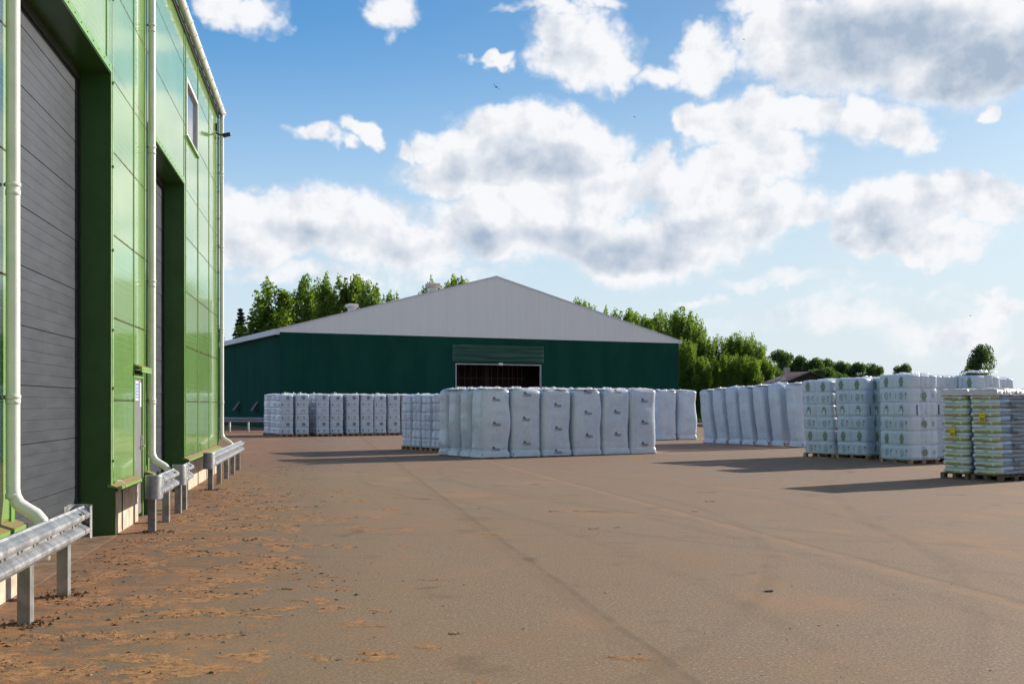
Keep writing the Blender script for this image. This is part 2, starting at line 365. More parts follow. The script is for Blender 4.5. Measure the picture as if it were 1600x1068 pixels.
# ------------------------------------------------------------------ mesh building
class G:
    def __init__(s): s.v = []; s.f = []; s.m = []; s.mats = []; s.sm = []
    def mi(s, m):
        if m not in s.mats: s.mats.append(m)
        return s.mats.index(m)
    def face(s, idx, m, smooth=False): s.f.append(idx); s.m.append(s.mi(m)); s.sm.append(smooth)
    def quad(s, pts, m):
        k = len(s.v); s.v += [Vector(p) for p in pts]; s.face(list(range(k, k+len(pts))), m)
    def box(s, x0, x1, y0, y1, z0, z1, m):
        k = len(s.v)
        s.v += [Vector(p) for p in ((x0,y0,z0),(x1,y0,z0),(x1,y1,z0),(x0,y1,z0),(x0,y0,z1),(x1,y0,z1),(x1,y1,z1),(x0,y1,z1))]
        for f in ((0,3,2,1),(4,5,6,7),(0,1,5,4),(1,2,6,5),(2,3,7,6),(3,0,4,7)): s.face([k+i for i in f], m)
    def bbox(s, x0, x1, y0, y1, z0, z1, m, b=.006):
        """box whose outward (+x) face has bevelled edges, for facade panels"""
        k = len(s.v)
        s.v += [Vector(p) for p in ((x0,y0,z0),(x0,y1,z0),(x0,y1,z1),(x0,y0,z1),(x1-b,y0,z0),(x1-b,y1,z0),(x1-b,y1,z1),(x1-b,y0,z1),
                                     (x1,y0+b,z0+b),(x1,y1-b,z0+b),(x1,y1-b,z1-b),(x1,y0+b,z1-b))]
        for a, c in ((0,4),(4,8)):
            for i in range(4):
                j = (i+1) % 4; s.face([k+a+i, k+a+j, k+c+j, k+c+i], m)
        s.face([k+8, k+9, k+10, k+11], m); s.face([k+3, k+2, k+1, k], m)
    def tube(s, pts, rad, m, n=12, caps=True):
        pts = [Vector(p) for p in pts]; rings = []
        for i, p in enumerate(pts):
            t = (pts[min(i+1, len(pts)-1)]-pts[max(i-1, 0)]).normalized()
            a = Vector((0,0,1)) if abs(t.z) < .9 else Vector((1,0,0))
            u = t.cross(a).normalized(); w = t.cross(u)
            r = rad[i] if isinstance(rad, (list, tuple)) else rad
            rings.append(len(s.v)); s.v += [p+u*math.cos(2*math.pi*j/n)*r+w*math.sin(2*math.pi*j/n)*r for j in range(n)]
        for a, b in zip(rings, rings[1:]):
            for j in range(n): s.face([a+j, a+(j+1) % n, b+(j+1) % n, b+j], m, True)
        if caps: s.face(list(range(rings[0], rings[0]+n))[::-1], m); s.face(list(range(rings[-1], rings[-1]+n)), m)
    def build(s, name, parent=None, loc=None, rz=0):
        me = bpy.data.meshes.new(name); me.from_pydata([tuple(v) for v in s.v], [], s.f)
        for m in s.mats: me.materials.append(M[m] if isinstance(m, str) else m)
        me.polygons.foreach_set('material_index', s.m); me.polygons.foreach_set('use_smooth', s.sm); me.update()
        o = bpy.data.objects.new(name, me); col.objects.link(o)
        if parent: o.parent = parent
        if loc: o.location = loc
        if rz: o.rotation_euler.z = rz
        return o
def tag(o, label=None, cat=None, group=None, kind=None):
    if label: o['label'] = label
    if cat: o['category'] = cat
    if group: o['group'] = group
    if kind: o['kind'] = kind
    return o
def empty(name, loc, rz=0, **k):
    o = bpy.data.objects.new(name, None); col.objects.link(o); o.location = loc; o.rotation_euler.z = rz
    o.empty_display_size = .3
    return tag(o, **k)
def copy_tree(o, parent=None):
    c = o.copy(); col.objects.link(c)
    if parent: c.parent = parent
    for ch in list(o.children): copy_tree(ch, c)
    return c
def px(x, Y, y=None, z=None):
    X = (x-CX)*Y/F
    if y is not None: z = (HY-y)*Y/F+CH
    return Vector((X, Y, z or 0))

# ------------------------------------------------------------------ ground
g = G(); n = 24
g.quad([(-3000,-600,0),(3000,-600,0),(3000,4500,0),(-3000,4500,0)], 'ground')
tag(g.build('ground'), kind='structure')

# ------------------------------------------------------------------ left building (local x = out of the facade, y = along it)
TA = R(9.2)
HA = empty('warehouse', (-5.44, 15.45, 0), TA, label='tall glossy green panelled warehouse with grey overhead doors along the left edge', cat='building')
FO = -.07                       # facade plane
TOPZ = 9.55
g = G()
rows = [.68, 1.85, 3.0, 4.15, 5.3, 6.3, 7.6, 8.75, 9.5]
def panels(t0, t1, z0, z1, x=FO):
    zs = [z0]+[z for z in rows if z0+.12 < z < z1-.12]+[z1]
    for a, b in zip(zs, zs[1:]): g.bbox(x-.06, x, t0+.006, t1-.006, a+.005, b-.005, 'panel')
for t0, t1 in ((-14, -10.6), (-10.6, -7.2), (-7.2, -4.83)): panels(t0, t1, .68, 9.5)
panels(-4.77, -.25, 6.42, 9.5); panels(-.25, .10, 6.42, 9.5)
panels(.10, 1.89, .68, 9.5); panels(1.89, 2.77, 2.32, 9.5); panels(2.77, 3.24, .68, 9.5)
panels(3.28, 7.86, 6.42, 9.5)
for t0, t1 in ((7.98, 8.20), (10.42, 12.8), (12.8, 15.16)): panels(t0, t1, .68, 9.5)
panels(8.20, 10.42, .68, 7.42); panels(8.20, 10.42, 8.66, 9.5); panels(8.20, 8.27, 7.42, 8.66); panels(10.30, 10.42, 7.42, 8.66)
SCR = g
g = G()                          # dark backing, returns and core
g.box(-.9, FO-.061, -14, -4.80, .0, 9.5, 'gap'); g.box(-.9, FO-.061, .06, 1.89, 0, 9.5, 'gap'); g.box(-.9, -.14, 1.89, 2.77, 0, 2.32, 'gap')
g.box(-.9, FO-.061, 1.89, 2.77, 2.32, 9.5, 'gap'); g.box(-.9, FO-.061, 2.77, 3.26, 0, 9.5, 'gap'); g.box(-.9, FO-.061, 7.94, 15.14, 0, 9.5, 'gap')
g.box(-.9, FO-.061, -4.80, .06, 6.38, 9.5, 'gap'); g.box(-.9, FO-.061, 3.26, 7.94, 6.38, 9.5, 'gap')
g.box(-22, -.9, -14, 15.14, 0, 9.4, 'gap')
g.build('wall_core', HA)
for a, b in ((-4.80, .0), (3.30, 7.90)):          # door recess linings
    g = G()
    g.box(-.60, FO+.004, b, b+.055, .66, 6.33, 'jamb_shaded'); g.box(-.60, .0, b+.001, b+.045, 0, .66, 'jamb_shaded')
    g.box(-.60, FO+.004, a-.055, a, .66, 6.33, 'jamb_shaded'); g.box(-.60, 0, a-.045, a-.001, 0, .66, 'jamb_shaded')
    g.box(-.60, FO+.004, a-.055, b+.055, 6.33, 6.39, 'jamb_shaded')
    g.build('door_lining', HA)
g = G()                          # lit-side corner trims and flashings
def piece(name, *bx, par=None):
    q = G()
    for b_ in bx: q.box(*b_)
    return q.build(name, par or HA)
def vtrim(t, w, z0, z1, pr=.012): piece('corner_trim', (FO-.02, FO+pr, t-w/2, t+w/2, z0, z1, 'trim'))
for a, b in ((-4.80, .0), (3.30, 7.90)):
    piece('door_trim', (FO+.005, FO+.016, b-.004, b+.11, .68, 6.345, 'trim'), (FO+.005, FO+.016, a-.11, a+.004, .68, 6.345, 'trim'), (FO+.005, FO+.016, a-.11, b+.11, 6.345, 6.46, 'trim'))
    for i in range(14):
        z = 6.40; t = a+.15+i*(b-a-.3)/13; SCR.box(FO+.016, FO+.022, t-.008, t+.008, z-.008, z+.008, 'gap')
vtrim(2.90, .05, .68, 9.5); vtrim(1.885, .03, .68, 9.5); vtrim(8.20, .05, .68, 9.5); vtrim(10.42, .06, .68, 9.5, .015); vtrim(12.8, .05, .68, 9.5)
vtrim(15.13, .12, .5, 9.5, .02); vtrim(-.25, .05, 6.46, 9.5); vtrim(-7.2, .05, .68, 9.5)
for t in (8.20, 10.42, 12.8):
    for i in range(24): z = .8+i*.37; SCR.box(FO+.012, FO+.019, t-.006, t+.006, z-.006, z+.006, 'gap')
wall = SCR.build('wall', HA)
# overhead doors
for a, b in ((-4.80, .0), (3.30, 7.90)):
    g = G(); g.box(-.56, -.515, a, b, 0, 6.33, 'groove')
    k = 0; z = .02
    while z < 6.3:
        h = .133; gp = .008 if k % 5 == 4 else .0018
        g.bbox(-.515, -.485 if k % 5 else -.483, a+.05, b-.05, z, min(z+h-gp, 6.33), 'slat', .0015); z += h; k += 1
    d = g.build('overhead_door', HA)
    g = G(); g.box(-.515, -.455, a+.001, a+.05, 0, 6.33, 'gap'); g.box(-.515, -.455, b-.05, b-.001, 0, 6.33, 'gap'); g.box(-.515, -.455, a+.05, b-.05, 6.2, 6.329, 'gap')
    g.build('door_track', d)
# plinth
g = G()
def plinth(t0, t1):
    t = t0
    while t < t1-.01:
        e = min(t+1.05, t1); g = G(); g.bbox(-.20, -.004, t+.003, e-.003, 0, .60, 'concrete', .008); g.build('plinth_slab', HA); t = e
plinth(.06, 1.90); plinth(3.04, 3.25); plinth(7.96, 15.12); plinth(-14, -4.86)
for t0, t1 in ((-14, -4.72), (-.03, 1.94), (3.0, 3.33), (7.88, 15.2)):
    g = G(); k = 0
    for t in (t0, t1): g.v += [Vector((FO-.03, t, .70)), Vector((FO, t, .70)), Vector((.045, t, .655)), Vector((.045, t, .605)), Vector((.035, t, .605)), Vector((.035, t, .640)), Vector((FO-.03, t, .66))]
    for i in range(7): g.face([k+i, k+7+i, k+7+(i+1) % 7, k+(i+1) % 7][::-1], 'ledge')
    g.face([k+i for i in range(7)][::-1], 'ledge'); g.face([k+7+i for i in range(7)], 'ledge'); g.build('base_flashing', HA)
g = G(); g.box(-.20, .0, 3.0, 3.04, 0, .60, 'jamb_shaded')
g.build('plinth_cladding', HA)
# entrance door in its niche
ed = G(); ed.bbox(-.13, -.085, 1.955, 2.695, .06, 2.20, 'entry', .006); ed = ed.build('entrance_door', HA)
g = G(); g.box(-.139, FO+.008, 1.905, 1.95, .0, 2.26, 'trim'); g.box(-.139, FO+.008, 2.70, 2.765, .0, 2.26, 'trim'); g.box(-.139, FO+.007, 1.95, 2.70, 2.205, 2.26, 'trim'); g.build('door_frame', HA)
g = G(); g.box(-.085, -.065, 2.60, 2.66, 1.08, 1.30, 'steel'); g.tube([(-.07, 2.63, 1.13), (-.02, 2.63, 1.13), (-.015, 2.53, 1.13)], .011, 'steel', 8); g.tube([(-.07, 2.63, 1.26), (-.05, 2.63, 1.26)], .02, 'steel', 10); g.build('handle', ed)
for zz in (.95, 1.90):
    g = G(); g.box(-.085, -.068, 1.965, 1.995, zz, zz+.20, 'white'); g.build('hinge', ed)
g = G(); g.box(-.0845, -.080, 2.12, 2.38, 1.86, 2.16, 'paper'); g.box(-.080, -.078, 2.15, 2.35, 1.89, 2.13, 'blue')
for i in range(4): g.box(-.078, -.077, 2.18, 2.32, 1.92+i*.05, 1.935+i*.05, 'paper')
g.build('notice', ed)
g = G(); g.box(-.0845, -.079, 2.52, 2.64, 1.76, 2.14, 'paper'); g.build('notice', ed)
g = G()
k = len(g.v)
for t in (1.86, 2.80): g.v += [Vector((FO+.005, t, 2.42)), Vector((.06, t, 2.37)), Vector((.06, t, 2.29)), Vector((.045, t, 2.29)), Vector((.045, t, 2.35)), Vector((FO+.005, t, 2.385))]
for i in range(6): g.face([k+i, k+6+i, k+6+(i+1) % 6, k+(i+1) % 6][::-1], 'ledge')
g.face([k+i for i in range(6)][::-1], 'ledge'); g.face([k+6+i for i in range(6)], 'ledge')
for i in range(5): g.box(.0595, .064, 1.95+i*.18, 1.97+i*.18, 2.32, 2.34, 'gap')
g.build('door_canopy', HA)
# window
g = G()
a, b, c, d = 8.27, 10.30, 7.42, 8.66
for q in ((a, a+.07, c, d), (b-.07, b, c, d), (a+.07, b-.07, c, c+.07), (a+.07, b-.07, d-.07, d)): g.box(FO-.08, FO+.022, q[0], q[1], q[2], q[3], 'white')
w = g.build('window', HA)
g = G(); g.box(FO-.05, FO-.035, a+.07, b-.07, c+.07, d-.07, 'glass'); g.build('pane', w)
g = G(); g.box(FO-.02, FO+.05, a-.04, b+.04, c-.035, c-.001, 'trim'); g.build('sill', w)
# gutter, fascia, roof
g = G()
g.box(FO-.02, FO+.03, -14, 15.2, 9.5, 9.62, 'gap')
g.build('eaves_board', HA)
g = G(); pr = []
cx, cz, r = .045, 9.66, .085
prof = [(cx+r*math.cos(a), cz+r*math.sin(a)) for a in [math.pi+i*math.pi/10 for i in range(11)]]
prof += [(cx+(r-.008)*math.cos(a), cz+(r-.008)*math.sin(a)) for a in [2*math.pi-i*math.pi/10 for i in range(11)]]
k = 0; g.v = [Vector((x, t, z)) for t in (-14, 15.24) for x, z in prof]; n = len(prof)
for i in range(n): g.face([i, n+i, n+(i+1) % n, (i+1) % n][::-1], 'pipe', True)
g.face(list(range(n))[::-1], 'pipe'); g.face(list(range(n, 2*n)), 'pipe')
gut = g.build('gutter', HA)
for i in range(36):
    t = -13.6+i*.82; g = G(); g.tube([(cx+(r+.006)*math.cos(a), t, cz+(r+.006)*math.sin(a)) for a in [math.pi+i2*math.pi/8 for i2 in range(9)]], .010, 'pipe', 6); g.build('gutter_bracket', gut)
g = G(); g.box(-.015, .02, 15.0, 15.26, 9.66, 9.78, 'pipe'); g.tube([(-.04, 15.22, 9.70), (.06, 15.27, 9.85), (.13, 15.25, 9.72)], .012, 'pipe', 6); g.build('gutter_stop', gut)
g = G()
k = len(g.v); g.v += [Vector(p) for p in ((-.05,-14,9.66),(-.05,15.22,9.66),(-11,15.22,10.35),(-11,-14,10.35),(-22,-14,9.66),(-22,15.22,9.66),(-.05,-14,9.56),(-.05,15.22,9.56),(-22,-14,9.56),(-22,15.22,9.56))]
for f in ((0,1,2,3),(3,2,5,4),(6,7,1,0),(1,7,9,5,2),(0,3,4,8,6),(6,8,9,7)): g.face([k+i for i in f], 'fascia')
g.build('roof', HA)
# downpipes
for t, r, o in ((-5.14, .062, .02), (3.10, .058, .02), (15.12, .055, .03)):
    g = G(); zt = 9.60
    pts = [(o+.02, t, zt), (o, t, zt-.12), (o, t, 5), (o, t, 1.02), (o+.012, t, .95), (o+.05, t, .88), (o+.12, t, .83), (o+.20, t, .78), (o+.25, t, .72), (o+.265, t, .64), (o+.265, t, .36)]
    if t > 15: pts = [(p[0], p[1]+(.0), p[2]) for p in pts]
    g.tube(pts, r, 'pipe', 20)
    for z in (.93, 1.8, 3.72, 5.9, 7.9): g.tube([(o, t, z), (o, t, z+.05)], r+.004, 'pipe', 20)
    p_ = g.build('downpipe', HA)
    for z in (1.85, 3.80, 6.0, 8.0):
        g = G(); g.tube([(o, t, z), (o, t, z+.035)], r+.008, 'pipe', 20); g.box(FO+.01, o-r+.01, t-.012, t+.012, z+.005, z+.03, 'gap'); g.build('bracket', p_)
# cable on the pillar corner, and the one beside the middle pipe
SC2 = G(); g = SC2; g.tube([(FO+.024, .085, 9.4), (FO+.024, .085, .95), (FO+.03, .10, .80), (FO+.05, .2, .735), (FO+.075, .42, .725), (.054, .50, .66), (.058, .50, .55)], .006, 'cable', 6)
g = G()
g.tube([(.058-.054, .50, .60), (.006, .50, .02)], .008, 'black', 6)
for z in (1.0, 2.0, 2.8, 3.9, 5.05, 6.2, 7.35, 8.5): SC2.box(FO+.016, FO+.034, .065, .105, z, z+.035, 'black')

SC2.build('cable', HA); g.build('cable', HA); g = G()
g.tube([(FO+.026, 2.96, 9.4), (FO+.026, 2.96, .8)], .007, 'gap', 6)
g.build('cable', HA); g = G()
g.tube([(FO+.03, 15.0, 9.4), (FO+.03, 15.0, .8)], .007, 'gap', 6)
for i in range(12): z = 1+i*.72; g.box(FO+.02, FO+.045, 14.98, 15.03, z, z+.03, 'black')
g.build('cable', HA)
# floodlight at the far corner
g = G(); g.box(FO+.0, FO+.05, 14.45, 14.58, 9.03, 9.20, 'black'); fl = g.build('floodlight', HA)
g = G(); g.tube([(FO+.02, 14.52, 8.95), (FO+.14, 14.52, 8.90), (FO+.20, 14.52, 8.93)], .022, 'black', 8); g.tube([(FO+.02, 14.52, 9.05), (FO+.02, 14.52, 8.93)], .012, 'black', 8); g.build('arm', fl)
g = G(); g.v = [Vector(p) for p in ((.10,14.40,8.92),(.30,14.42,8.975),(.30,14.62,8.975),(.10,14.64,8.92),(.12,14.42,8.86),(.31,14.43,8.91),(.31,14.61,8.91),(.12,14.62,8.86))]
for f in ((0,1,2,3),(7,6,5,4),(0,4,5,1),(1,5,6,2),(2,6,7,3),(3,7,4,0)): g.face(list(f), 'black')
g.build('lamp_head', fl)
# floor strip of concrete in front of the plinths
g = G(); g.box(-.48, .02, -14, 15.3, -.02, .005, 'concrete_floor')
o = g.build('apron', None, (-5.44, 15.45, 0), TA); tag(o, kind='structure')

# ------------------------------------------------------------------ guardrails
WPROF = [(.0,0),(.012,.018),(.045,.035),(.080,.060),(.083,.085),(.080,.105),(.045,.130),(.008,.150),(.008,.165),(.045,.185),(.080,.208),(.083,.230),(.080,.255),(.045,.280),(.012,.297),(0,.315)]
def beam(g, t0, t1, x, z, m='galv', seg=1):
    th = .006
    prof = WPROF+[(a-th, b) for a, b in reversed(WPROF)]; n = len(prof)
    ts = [t0, t1]; base = len(g.v)
    for t in ts: g.v += [Vector((x+a, t, z+b)) for a, b in prof]
    for i in range(n): g.face([base+i, base+n+i, base+n+(i+1) % n, base+(i+1) % n][::-1], m, False)
    g.face([base+i for i in range(n)][::-1], m); g.face([base+n+i for i in range(n)], m)
def cpost(g, x, t, z1, w=.13, dpt=.10, m='post'):
    th = .010
    for q in ((x-dpt, x-th, t-w/2, t-w/2+th), (x-dpt, x-th, t+w/2-th, t+w/2), (x-th, x, t-w/2, t+w/2)):
        g.box(q[0], q[1], q[2], q[3], -.05, z1, m)
    g.box(x-dpt, x-dpt+.01, t-w/2+th, t-w/2+.035, -.05, z1, m); g.box(x-dpt, x-dpt+.01, t+w/2-.035, t+w/2-th, -.05, z1, m)
def guardrail(t0, t1, posts, label, cap0=True, cap1=False, x=.50, z=.485, org=(-5.44, 15.45, 0), rz=TA):
    e = empty('guardrail', org, rz, label=label, cat='guardrail', group='steel guardrails protecting the buildings')
    g = G(); beam(g, t0, t1, x, z)
    tt = t0+.6
    ends = [q for q in (t0+.20, t1-.30) if t1-t0 > 1]
    for s in ends:
        beam(g, s, s+.012, x+.0035, z, 'gap')
        for zz in (.05, .25):
            for dt in (.05, .16): g.tube([(x+.045 if zz in (.05,.25) else x, s-dt, z+zz+.02), (x+.085, s-dt, z+zz+.02)], .012, 'post', 6)
        for zz in (.145, .165): g.box(x+.009, x+.0135, s-.10, s-.07, z+zz-.01, z+zz+.012, 'gap')
    t = t0+.9
    while t < t1-.5:
        g.tube([(x+.004, t, z+.157), (x+.020, t, z+.157)], .014, 'post', 6); g.box(x+.009, x+.0125, t+.10, t+.14, z+.150, z+.166, 'gap'); t += .47
    r = g.build('rail', e)
    for t in posts:
        g = G(); cpost(g, x-.02, t, z+.27); g.box(x-.02, x+.003, t-.03, t+.03, z+.10, z+.22, 'post'); g.build('post', e)
    for flag, t, sgn in ((cap0, t0, -1), (cap1, t1, 1)):
        if not flag: continue
        g = G(); rr = .115; k = len(g.v); cxx = x-.035; nseg = 14
        prof = [0, .02, .295, .315]
        for j, zz in enumerate((z-.008, z+.012, z+.305, z+.323)):
            for i in range(nseg+1):
                a = R(-90)+R(180)*i/nseg*1.0; a = R(90)-R(180)*i/nseg
                ins = 0
                g.v.append(Vector((cxx+(rr-ins)*math.sin(a), t+sgn*(rr-ins)*math.cos(a), zz)))
        for j in range(3):
            for i in range(nseg):
                f = [k+j*(nseg+1)+i, k+j*(nseg+1)+i+1, k+(j+1)*(nseg+1)+i+1, k+(j+1)*(nseg+1)+i]
                g.face(f, 'galv', True)
        if sgn < 0: g.face([k+3*(nseg+1)+i for i in range(nseg+1)], 'galv')
        # straight wings of the wrap-round end
        g.box(cxx+rr-.006, cxx+rr+.002, min(t, t-sgn*.10), max(t, t-sgn*.10), z, z+.315, 'galv'); g.box(cxx-rr-.002, cxx-rr+.006, min(t, t-sgn*.16), max(t, t-sgn*.16), z, z+.315, 'galv')
        g.build('end_cap', e)
    return e
guardrail(-12.0, -4.46, (-11.8, -10.4, -9.05, -7.7, -6.33, -4.98), 'near galvanised guardrail with dusty W beam entering at the left edge', False, True)
guardrail(.26, 2.10, (.36, 1.75), 'short guardrail with rounded end cap between the first grey door and the entrance door')
guardrail(3.02, 4.05, (3.15, 3.85), 'shortest guardrail with rounded end cap beside the middle white downpipe')
guardrail(7.62, 15.75, (8.25, 10.1, 11.9, 13.7, 15.5), 'farthest guardrail of the green warehouse, five posts up to its corner')

# ------------------------------------------------------------------ green hall with white gable
AB = math.atan2(.437, .9)
HB = empty('storage_hall', (-16.9, 82, 0), AB, label='wide dark green hall with white gable and dark open gate', cat='building')
WB, HW, LB, HR = 34.75, 7.06, 112.0, 11.97
D0, D1, DZ = 13.94, 21.30, 4.9
g = G()
g.quad([(0,0,0),(D0,0,0),(D0,0,HW),(0,0,HW)], 'hall_green'); g.quad([(D1,0,0),(WB,0,0),(WB,0,HW),(D1,0,HW)], 'hall_green'); g.quad([(D0,0,DZ),(D1,0,DZ),(D1,0,HW),(D0,0,HW)], 'hall_green')
g.quad([(0,LB,0),(0,0,0),(0,0,HW),(0,LB,HW)], 'hall_green'); g.quad([(WB,0,0),(WB,LB,0),(WB,LB,HW),(WB,0,HW)], 'hall_green'); g.quad([(WB,LB,0),(0,LB,0),(0,LB,HW),(WB,LB,HW)], 'hall_green')
g.build('wall', HB)
g = G()
gp = [(-.05,-.06,HW-.02),(WB+.05,-.06,HW-.02),(WB+.05,-.06,HW+.25),(WB/2,-.06,HR),(-.05,-.06,HW+.25)]
g.quad(gp, 'gable'); g.quad([(a, 0, c) for a, b, c in gp][::-1], 'gable')
g.quad([(-.05,-.06,HW-.02),(-.05,0,HW-.02),(WB+.05,0,HW-.02),(WB+.05,-.06,HW-.02)], 'gable')
g.build('gable', HB)
g = G(); g.quad([(WB,LB,HW),(0,LB,HW),(WB/2,LB,HR-.2)], 'gable'); g.build('gable', HB)
g = G()
for q in (((-.25,-.10,HW+.22),(WB/2,-.10,HR+.02),(WB/2,LB,HR+.02),(-.25,LB,HW+.22)), ((WB/2,-.10,HR+.02),(WB+.25,-.10,HW+.22),(WB+.25,LB,HW+.22),(WB/2,LB,HR+.02))):
    g.quad(q, 'roof'); g.quad([(a, b, c-.12) for a, b, c in q][::-1], 'fascia')
g.quad([(-.25,-.10,HW+.10),(WB/2,-.10,HR-.10),(WB/2,-.10,HR+.02),(-.25,-.10,HW+.22)], 'fascia'); g.quad([(WB/2,-.10,HR-.10),(WB+.25,-.10,HW+.10),(WB+.25,-.10,HW+.22),(WB/2,-.10,HR+.02)], 'fascia')
roof = g.build('roof', HB)
g = G(); g.box(-.36, -.05, -.14, LB, HW-.20, HW+.20, 'fascia'); g.build('gutter', HB)
g = G(); g.box(WB+.03, WB+.30, -.14, LB, HW-.05, HW+.20, 'fascia'); g.build('gutter', HB)
for s, w_ in ((13.0, 1.05), (36.5, 1.15)):
    g = G(); x = WB/2-.2; g.box(x-.36, x+.36, s-.36, s+.36, HR-.4, HR+.35, 'white')
    v = g.build('roof_vent', roof)
    g = G(); k = len(g.v); h = w_/2
    for zz, e in ((HR+.22, .40), (HR+.40, h), (HR+.62, h), (HR+.68, h-.1)): g.v += [Vector((x-e, s-e, zz)), Vector((x+e, s-e, zz)), Vector((x+e, s+e, zz)), Vector((x-e, s+e, zz))]
    for j in range(3):
        for i in range(4): g.face([k+j*4+i, k+j*4+(i+1) % 4, k+j*4+4+(i+1) % 4, k+j*4+4+i], 'vent_beige' if s < 20 else 'white')
    g.face([k+12, k+13, k+14, k+15], 'white'); g.face([k+3, k+2, k+1, k], 'white')
    g.build('cowl', v)
g = G(); fw = .09
g.box(D0-fw, D0, -.08, .1, 0, DZ+fw, 'frame'); g.box(D1, D1+fw, -.08, .1, 0, DZ+fw, 'frame'); g.box(D0, D1, -.08, .1, DZ, DZ+fw, 'frame'); g.box((D0+D1)/2-.05, (D0+D1)/2+.3, -.14, -.085, DZ-.02, DZ+.18, 'white')
gate = g.build('gate_frame', HB)
g = G(); rnd = random.Random(5)
x = D0+.3
while x < D1-.1:
    g.box(x, x+.045, 2.5, 2.55, 0, 6.4, 'batten'); x += .34+rnd.random()*.22
g.box(D0, D1, 2.58, 2.62, 3.9, 3.96, 'batten'); g.box(D0-3, D1+3, 4.2, 4.3, 0, 7, 'hall_dark'); g.box((D0+D1)/2-.25, (D0+D1)/2+.15, 2.2, 2.4, 0, 6.5, 'hall_dark')
g.build('curtain_batten', HB)
g = G()                          # rolled-up gate membrane above the opening
nu, nv = 60, 36
for j in range(nv+1):
    z = 5.06+1.45*j/nv
    for i in range(nu+1):
        u = D0-.35+(D1-D0+.7)*i/nu; s = math.sin(math.pi*i/nu)**.25 if 0 < i < nu else 0
        d_ = .02+s*(.13*max(0,math.sin(math.pi*min(1, j/nv*1.0)))**.8+.10*abs(math.sin(j/nv*11+.6*noise.noise((u*.25, j*.1, 3))*3))+.18*(j/nv > .76)*max(0,math.sin((j/nv-.76)/.24*math.pi))**.6)
        if j in (0, nv): d_ = .004
        g.v.append(Vector((u, -d_-.004, z-.12*s*(.5-abs(i/nu-.5))*(1-j/nv))))
for j in range(nv):
    for i in range(nu):
        a = j*(nu+1)+i; g.face([a, a+1, a+nu+2, a+nu+1], 'roll', True)
g.build('rolled_curtain', HB)
for s in (7.0, 13.5):
    g = G(); k = 0; g.v = [Vector(p) for p in ((0,s-.35,2.0),(0,s+.35,2.0),(-.5,s-.5,1.3),(-.5,s+.5,1.3),(0,s-.5,1.25),(0,s+.5,1.25))]
    for f in ((0,1,3,2),(0,2,4),(1,5,3),(2,3,5,4)): g.face(list(f), 'hood')
    g.build('air_hood', HB)
for i in range(6): pass
# the guardrail along the dark side of the hall
a = px(330, 74.5, z=0); b = px(470, 72.0, z=0); dvec = b-a; L = dvec.length; ang = math.atan2(dvec.y, dvec.x)+math.pi/2+math.pi
guardrail(-L-2, 0, tuple(-L-1.6+i*1.35 for i in range(5)), 'bluish guardrail in the shade beside the green hall side wall', False, False, 0, .50, org=(a.x, a.y, 0), rz=math.atan2(dvec.y, dvec.x)-math.pi/2) if False else None
e = empty('guardrail', (a.x, a.y, 0), math.atan2(dvec.y, dvec.x)-math.pi/2, label='long guardrail in deep shade along the side wall of the dark green hall', cat='guardrail', group='steel guardrails protecting the buildings')
g = G(); beam(g, -2, L, 0, .62); g.build('rail', e)
for i in range(6):
    g = G(); t = -1.5+i*1.45; cpost(g, -.03, t, .9, .12, .09, 'galv'); g.build('post', e)

